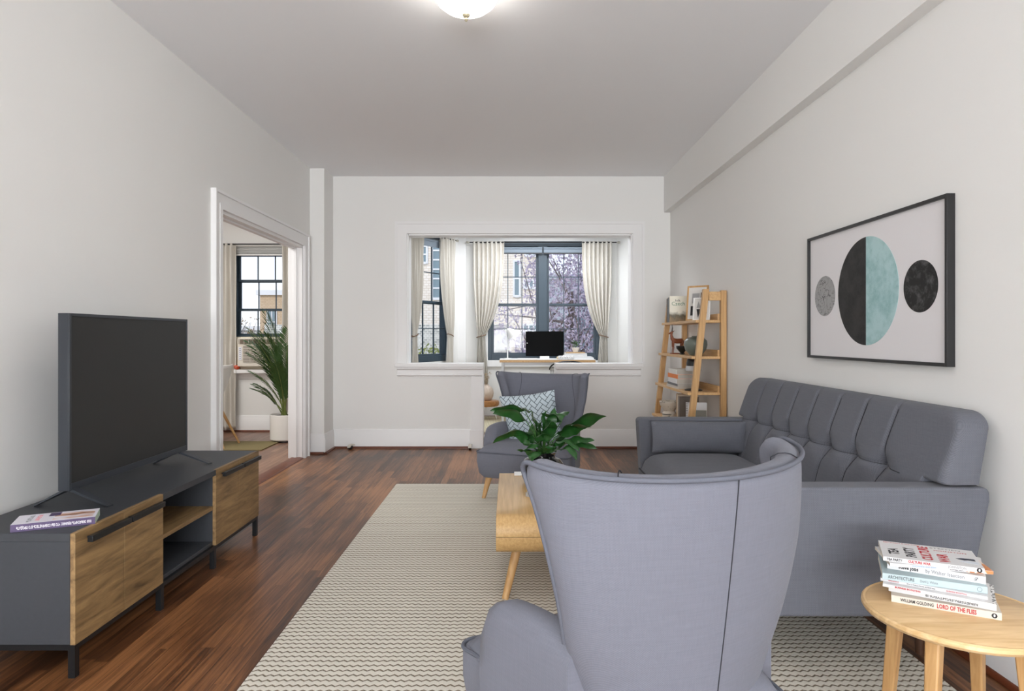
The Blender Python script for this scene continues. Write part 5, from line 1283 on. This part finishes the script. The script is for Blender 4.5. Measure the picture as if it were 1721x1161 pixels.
# ------------------------------------------------------------------ side room contents
tag(MB().box((-3.6, 6.9, 0.001), (-2.62, 7.48, 0.010)).build('side_room_rug', mat('olive_rug', rgb(120,108,72),0.95,noise=0.15,nscale=120)), 'olive doormat-like rug on side room floor', 'rug')
t = thing('air_conditioner', 'white window air conditioner under the side room window', 'air conditioner', (-3.1, 8.2, 0.80))
AX0, AX1, AZ0, AZ1 = -3.40, -2.87, 0.83, 1.185
MB().box((AX0, 8.16, AZ0), (AX1, 8.40, AZ1)).build('housing', mat('ac_cream_plastic', rgb(222,216,204),0.5), t, world=True, bevel=0.008)
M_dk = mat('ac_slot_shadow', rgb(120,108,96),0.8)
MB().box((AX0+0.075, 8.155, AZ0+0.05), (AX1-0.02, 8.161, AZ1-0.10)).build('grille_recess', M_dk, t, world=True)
mb = MB()
for k in range(11): mb.box((AX0+0.075, 8.150, AZ0+0.052+k*0.0185), (AX1-0.02, 8.158, AZ0+0.062+k*0.0185))
for k in range(1,5): mb.box((AX0+0.075+k*0.087-0.002, 8.148, AZ0+0.05), (AX0+0.075+k*0.087+0.002, 8.158, AZ1-0.10))
mb.build('grille', mat('ac_grille', rgb(206,200,190),0.5), t, world=True)
mb = MB()
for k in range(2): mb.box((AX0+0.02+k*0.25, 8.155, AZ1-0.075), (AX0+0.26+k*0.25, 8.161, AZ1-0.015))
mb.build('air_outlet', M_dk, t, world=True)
mb = MB()
for k in range(9): mb.box((AX0+0.03+k*0.055, 8.150, AZ1-0.075), (AX0+0.036+k*0.055, 8.160, AZ1-0.015))
mb.build('outlet_vanes', MATS['ac_grille'], t, world=True)
MB().box((AX0+0.018, 8.156, AZ0+0.08), (AX0+0.058, 8.161, AZ1-0.11)).build('control_panel', mat('ac_panel', rgb(226,228,236),0.4), t, world=True)
for k in range(6): MB().lathe([(0.001,0),(0.006,0),(0.006,0.002),(0.001,0.002)], seg=12).xf(Matrix.Translation((AX0+0.038, 8.156, AZ0+0.10+k*0.025)) @ Matrix.Rotation(R(90),4,'X')).build('button', mat('ac_button', rgb(110,112,130),0.5) if k != 4 else M_txk, t, world=True)
struct(MB().box((-3.50, 8.26, 0.79), (AX0, 8.30, 1.20)).box((AX1, 8.26, 0.79), (-2.70, 8.30, 1.20)).box((AX0, 8.27, AZ1), (AX1, 8.30, 1.20)).box((AX0, 8.27, 0.79), (AX1, 8.30, AZ0)).build('trim_11', mat('cream_filler_panel', rgb(228,220,200),0.6)))
t = thing('fruit', 'small orange-red fruit on the side room window sill', 'fruit', (-3.43, 8.225, 0.79)); MB().lathe([(0.004,0),(0.024,0.005),(0.036,0.028),(0.030,0.05),(0.012,0.058),(0.002,0.055)], seg=20, ripple=0.05, rn=6).build('flesh', mat('orange_red_skin', rgb(216,84,48),0.4), t)
MB().tube([(0,0,0.054),(0.004,0,0.066)], 0.003, 6).build('stem', M_stem, t)
t = thing('dish', 'small dark dish beside the orange fruit on the sill', 'dish', (-3.50, 8.235, 0.79)); MB().lathe([(0.02,0),(0.03,0.003),(0.042,0.02),(0.039,0.02),(0.02,0.006)], seg=24).build('bowl', mat('maroon_dish', rgb(70,34,30),0.4), t)
# palm
t = thing('potted_palm', 'tall palm in a white cylindrical pot in the side room', 'plant', (-2.60, 7.55, 0))
MB().lathe([(0.02,0.018),(0.148,0.018),(0.160,0.03),(0.162,0.305),(0.152,0.31),(0.148,0.29),(0.02,0.28)], seg=48).build('pot', mat('white_glazed_pot', rgb(232,230,226),0.18,coat=0.5), t)
MB().lathe([(0.02,0),(0.135,0),(0.135,0.018),(0.02,0.018)], seg=40).build('saucer', M_blackm, t)
MB().lathe([(0.01,0.285),(0.146,0.285),(0.10,0.296),(0.01,0.298)], seg=24).build('soil', mat('dark_soil', rgb(52,40,32),0.95,noise=0.4,nscale=80,bump=0.8), t)
mbF, mbS = MB(), MB(); rnd = random.Random(11)
def frond(az, L, el0, droop, P0, lw=0.017, nl=34):
    p = Vector(P0); n = 18; pts = []; dirs = []
    for k in range(n+1):
        q = k/n; el = el0 - droop*q**1.4; d = Vector((math.cos(az)*math.cos(el), math.sin(az)*math.cos(el), math.sin(el))); pts.append(p.copy()); dirs.append(d); p = p + d*(L/n)
    mbS.tube(pts, [0.006*(1-k/n)+0.0015 for k in range(n+1)], 6)
    for k in range(nl):
        q = 0.28+0.72*k/(nl-1); i = min(n-1, int(q*n)); f = q*n-i; c_ = pts[i].lerp(pts[i+1], f) if i < n else pts[n]; d = dirs[i]
        side = d.cross(Vector((0,0,1))).normalized()
        ll = 0.27*math.sin(PI*min(1,(0.12+0.80*(q-0.28)/0.72)))**0.7*(L/1.0) 
        for s in (-1, 1):
            ld = (side*s*0.62 + d*0.78 + Vector((0,0,rnd.uniform(-0.05,0.15)))).normalized()
            b_ = len(mbF.v); m_ = c_ + ld*ll*0.5 + Vector((0,0,-0.01)); e_ = c_ + ld*ll + Vector((0,0,-0.05*ll/0.3)); wv = ld.cross(side*s+d*0.01); wv = d.cross(ld).cross(ld).normalized()*lw/2
            mbF.v += [c_, m_+wv, m_-wv, e_, m_ + d.cross(ld).normalized()*0.003]; mbF.f += [(b_, b_+1, b_+4), (b_, b_+4, b_+2), (b_+1, b_+3, b_+4), (b_+4, b_+3, b_+2)]
for (az, L, el, dr) in ((178,1.20,86,16),(190,1.08,82,34),(168,0.98,80,44),(185,0.86,78,48),(215,0.95,82,34),(150,0.88,80,38),(192,0.66,70,44),(240,1.0,82,26),(300,1.0,85,14),(20,1.02,86,12),(60,0.9,84,14),(340,0.7,84,12),(110,0.85,80,22),(270,0.70,74,30),(172,0.52,62,42),(205,0.50,58,40)):
    frond(R(az), L, R(el), R(dr), (rnd.uniform(-.03,.03), rnd.uniform(-.03,.03), 0.29))
mbF.build('fronds', mat('palm_green', rgb(58,88,42),0.5,noise=0.3,nscale=6), t, ang=80); mbS.build('stems', mat('palm_stem', rgb(104,116,56),0.6), t)
# shell chair
t = thing('shell_chair', 'white moulded shell chair with wood legs, half hidden by door casing', 'chair', (-3.34, 7.15, 0.010))
mb = MB()
def shellf(i, j):
    a = -1+2*i/20; q = j/20
    if q < 0.45: y = 7.42-0.42*q/0.45; z_ = 0.45-0.02*math.sin(PI*q/0.45)
    else: w_ = (q-0.45)/0.55; y = 7.0-0.10*w_-0.05*math.sin(w_*PI/2); z_ = 0.45+0.44*w_
    hw = 0.235*(1-0.12*max(0,(q-0.75)/0.25)**2)
    yy_ = y+0.05*a*a*(1 if q > 0.4 else 0.2)
    return (-3.07-(yy_-6.85), 7.15+hw*a, z_+0.06*a*a*(1-q*0.9))
mb.grid(shellf, 21, 21); mb.build('shell', M_white, t, world=True, solid=0.008, ang=80)
for sx in (-1, 1):
    for sy in (-1, 1): MB().tube([(-3.34+sx*0.12, 7.15+sy*0.10, 0.432), (-3.30+sx*0.26, 7.15+sy*0.20, 0.0105)], [0.017, 0.011], 12).build('leg', M_oakz, t, world=True)

# ------------------------------------------------------------------ outside
struct(MB().box((-60, 9.6, -6.2), (60, 90, -6.0)).build('ground', mat('street_ground', rgb(120,116,108),0.9,noise=0.1,nscale=1)))
def brick_mat(name, c1, c2, mort, scale):
    m, nt, b = newmat(name); tcn = nt.nodes.new('ShaderNodeTexCoord'); mp = nt.nodes.new('ShaderNodeMapping'); mp.inputs['Rotation'].default_value = (R(90), 0, 0)
    br = nt.nodes.new('ShaderNodeTexBrick'); br.inputs['Color1'].default_value = c1; br.inputs['Color2'].default_value = c2; br.inputs['Mortar'].default_value = mort; br.inputs['Scale'].default_value = scale
    br.inputs['Mortar Size'].default_value = 0.03; nt.links.new(tcn.outputs['Object'], mp.inputs[0]); nt.links.new(mp.outputs[0], br.inputs['Vector']); nt.links.new(br.outputs[0], b.inputs['Base Color']); b.inputs['Roughness'].default_value = 0.9; return m
M_fac = brick_mat('cream_siding', rgb(246,238,228), rgb(238,228,214), rgb(222,208,190), 3.0)
M_fac2 = brick_mat('pale_facade', rgb(226,226,226), rgb(218,220,222), rgb(206,208,210), 3.0)
M_brk = brick_mat('weathered_grey_brick', rgb(206,204,196), rgb(150,150,144), rgb(226,224,216), 5.0)
M_tanb = brick_mat('tan_facade', rgb(214,190,160), rgb(204,178,148), rgb(196,170,140), 3.0)
M_wpane = mat('outside_window_glass', rgb(128,148,156), 0.15, spec=0.6)
def building(name, label, x0, x1, y0, y1, z0, z1, m, wins, roof=True):
    t = thing(name, label, 'building', ((x0+x1)/2, y0, -6.0))
    MB().box((x0,y0,z0),(x1,y1,z1)).build('wall', m, t, world=True)
    if roof: MB().box((x0-0.15,y0-0.15,z1),(x1+0.15,y1,z1+0.25)).build('cornice', M_trim, t, world=True)
    for (a, b_, c_, d_, nc, nr_) in wins:
        f = MB(); f.box((a-0.06,y0-0.05,c_-0.06),(a,y0,d_+0.06)).box((b_,y0-0.05,c_-0.06),(b_+0.06,y0,d_+0.06)).box((a,y0-0.05,d_),(b_,y0,d_+0.06)).box((a,y0-0.07,c_-0.08),(b_,y0,c_))
        for k in range(1,nc): f.box((a+(b_-a)*k/nc-0.025,y0-0.04,c_),(a+(b_-a)*k/nc+0.025,y0,d_))
        for k in range(1,nr_): f.box((a,y0-0.04,c_+(d_-c_)*k/nr_-0.025),(b_,y0,c_+(d_-c_)*k/nr_+0.025))
        fo = f.build('window', M_trim, t, world=True); MB().box((a,y0-0.015,c_),(b_,y0+0.001,d_)).build('pane', M_wpane, fo, world=True)
    return t
def P22(px0, px1, py0, py1, d): return ((px0-857)*d/F_PX, (px1-857)*d/F_PX, 1.2-(py1-566)*d/F_PX, 1.2-(py0-566)*d/F_PX)
wA = [P22(865,872,440,496,22)+(1,2), P22(882,904,472,482,22)+(3,1), P22(880,905,547,556,22)+(3,1), P22(884,904,410,428,22)+(2,1), P22(882,905,590,612,22)+(3,2),
      P22(800,822,440,470,22)+(2,2), P22(770,792,440,470,22)+(2,2), P22(728,739,405,500,22)+(1,6), P22(700,716,415,440,22)+(2,2), P22(800,822,520,545,22)+(2,2)]
building('cream_building', 'cream sunlit building behind the bay window', -5.2, 1.25, 22, 30, -6.0, 9.0, M_fac, wA)
building('pale_building', 'pale building far behind the purple-leaved tree', 2.2, 12, 34, 44, -6.0, 4.2, M_fac2, [(3.0,4.4,0.6,2.4,3,2),(5.2,6.6,0.6,2.4,3,2),(7.2,8.6,0.6,2.4,3,2)])
building('brick_building', 'low whitish brick building outside at lower left of bay', -6.0, -0.02, 16, 19, -6.0, 1.5, M_brk, [(-3.6,-3.0,-0.4,0.6,2,2)], roof=False)
building('tan_building', 'distant tan building seen from the side room window', -12.6, -10.2, 33, 40, -6.0, 3.3, M_tanb, [(-12.2,-11.8,1.4,2.5,2,2),(-11.4,-11.0,1.4,2.5,2,2)])
building('grey_house', 'low grey house below the tan building', -24, -15.4, 40, 48, -6.0, 1.6, M_fac2, [])
M_bark = mat('tree_bark', rgb(112,100,96),0.9,noise=0.2,nscale=10)
def tree(label, base, blobs, m, nl, sz, seed, branches=True, group=None, bare=False):
    rnd = random.Random(seed); t = thing('tree', label, 'tree', base, group=group); B_ = Vector(base); mb = MB()
    top = Vector((base[0], base[1], blobs[0][2]))
    mb.tube([B_, (B_+top)/2+Vector((0.08,0,0)), top], [0.16, 0.12, 0.05], 10)
    for (x, y, z_, r_) in blobs:
        for k in range(3 if not bare else 26):
            a = rnd.uniform(0, 2*PI); e = rnd.uniform(-0.2, 1.2); q = Vector((x+r_*0.85*math.cos(a)*math.cos(e), y+r_*0.7*math.sin(a)*math.cos(e), z_+r_*0.8*math.sin(e)))
            s0 = B_.lerp(top, rnd.uniform(0.62, 1.0)); md = s0.lerp(q, 0.5)+Vector((rnd.uniform(-.1,.1),0,rnd.uniform(-.15,.1))); mb.tube([s0, md, q], [0.035, 0.02, 0.006] if not bare else [0.03,0.016,0.006], 5)
    mb.build('trunk', M_bark, t, world=True)
    fo = MB(); tot = sum(b_[3]**3 for b_ in blobs)
    for (x, y, z_, r_) in blobs:
        for k in range(int(nl*r_**3/tot)):
            while True:
                v = Vector((rnd.uniform(-1,1), rnd.uniform(-1,1), rnd.uniform(-1,1)))
                if v.length <= 1: break
            cl_ = 0.5+0.5*math.sin(v.x*7+x*3)*math.sin(v.z*8+z_)*math.sin(v.y*6)
            if rnd.random() > cl_*1.1+0.25: continue
            c_ = Vector((x, y, z_)) + Vector((v.x*r_, v.y*r_*0.8, v.z*r_)); s_ = sz*rnd.uniform(0.6,1.3)
            M_ = Euler((rnd.uniform(0,6.3), rnd.uniform(0,6.3), rnd.uniform(0,6.3))).to_matrix(); b0 = len(fo.v)
            fo.v += [c_+M_@Vector(p)*s_ for p in ((-1,0,0),(-0.1,-0.45,0),(1,0,0.15),(-0.1,0.45,0))]; fo.f.append((b0,b0+1,b0+2,b0+3))
    fo.build('foliage', m, t, world=True, smooth=False)
M_purpleleaf = mat('purple_leaf', rgb(176,164,180),0.7,noise=0.3,nscale=3)
M_greenleaf = mat('yellow_green_leaf', rgb(128,136,70),0.7,noise=0.3,nscale=3)
tree('large purple-leaved tree filling right half of the bay window', (1.35, 14.5, -6.0), [(1.4,14.5,2.2,1.15),(0.95,14.3,0.8,0.85),(1.9,14.6,0.7,1.1),(2.2,14.8,2.6,1.0),(0.55,14.2,2.95,0.45),(-0.1,14.0,1.5,0.48),(0.3,14.1,0.85,0.5),(0.0,14.2,0.35,0.4),(1.2,14.4,-0.5,1.2)], M_purpleleaf, 19000, 0.046, 5)
tree('yellow-green tree outside the angled side window', (-1.9, 14.4, -6.0), [(-1.75,14.4,0.6,0.5),(-1.9,14.4,-0.6,0.8)], M_greenleaf, 2600, 0.05, 9)
tree('bare branching tree low in the side room window', (-11.3, 26, -6.0), [(-11.2,26,0.6,1.5),(-10.2,26,1.0,1.1)], mat('sparse_brown_leaf', rgb(150,126,96),0.8), 900, 0.06, 13, bare=True)
tree('dull green tree beside the bare one outside side room', (-8.4, 23, -6.0), [(-8.3,23,0.4,1.0),(-7.4,23.2,0.9,0.8)], mat('dull_green_leaf', rgb(112,122,92),0.8), 2600, 0.07, 15)
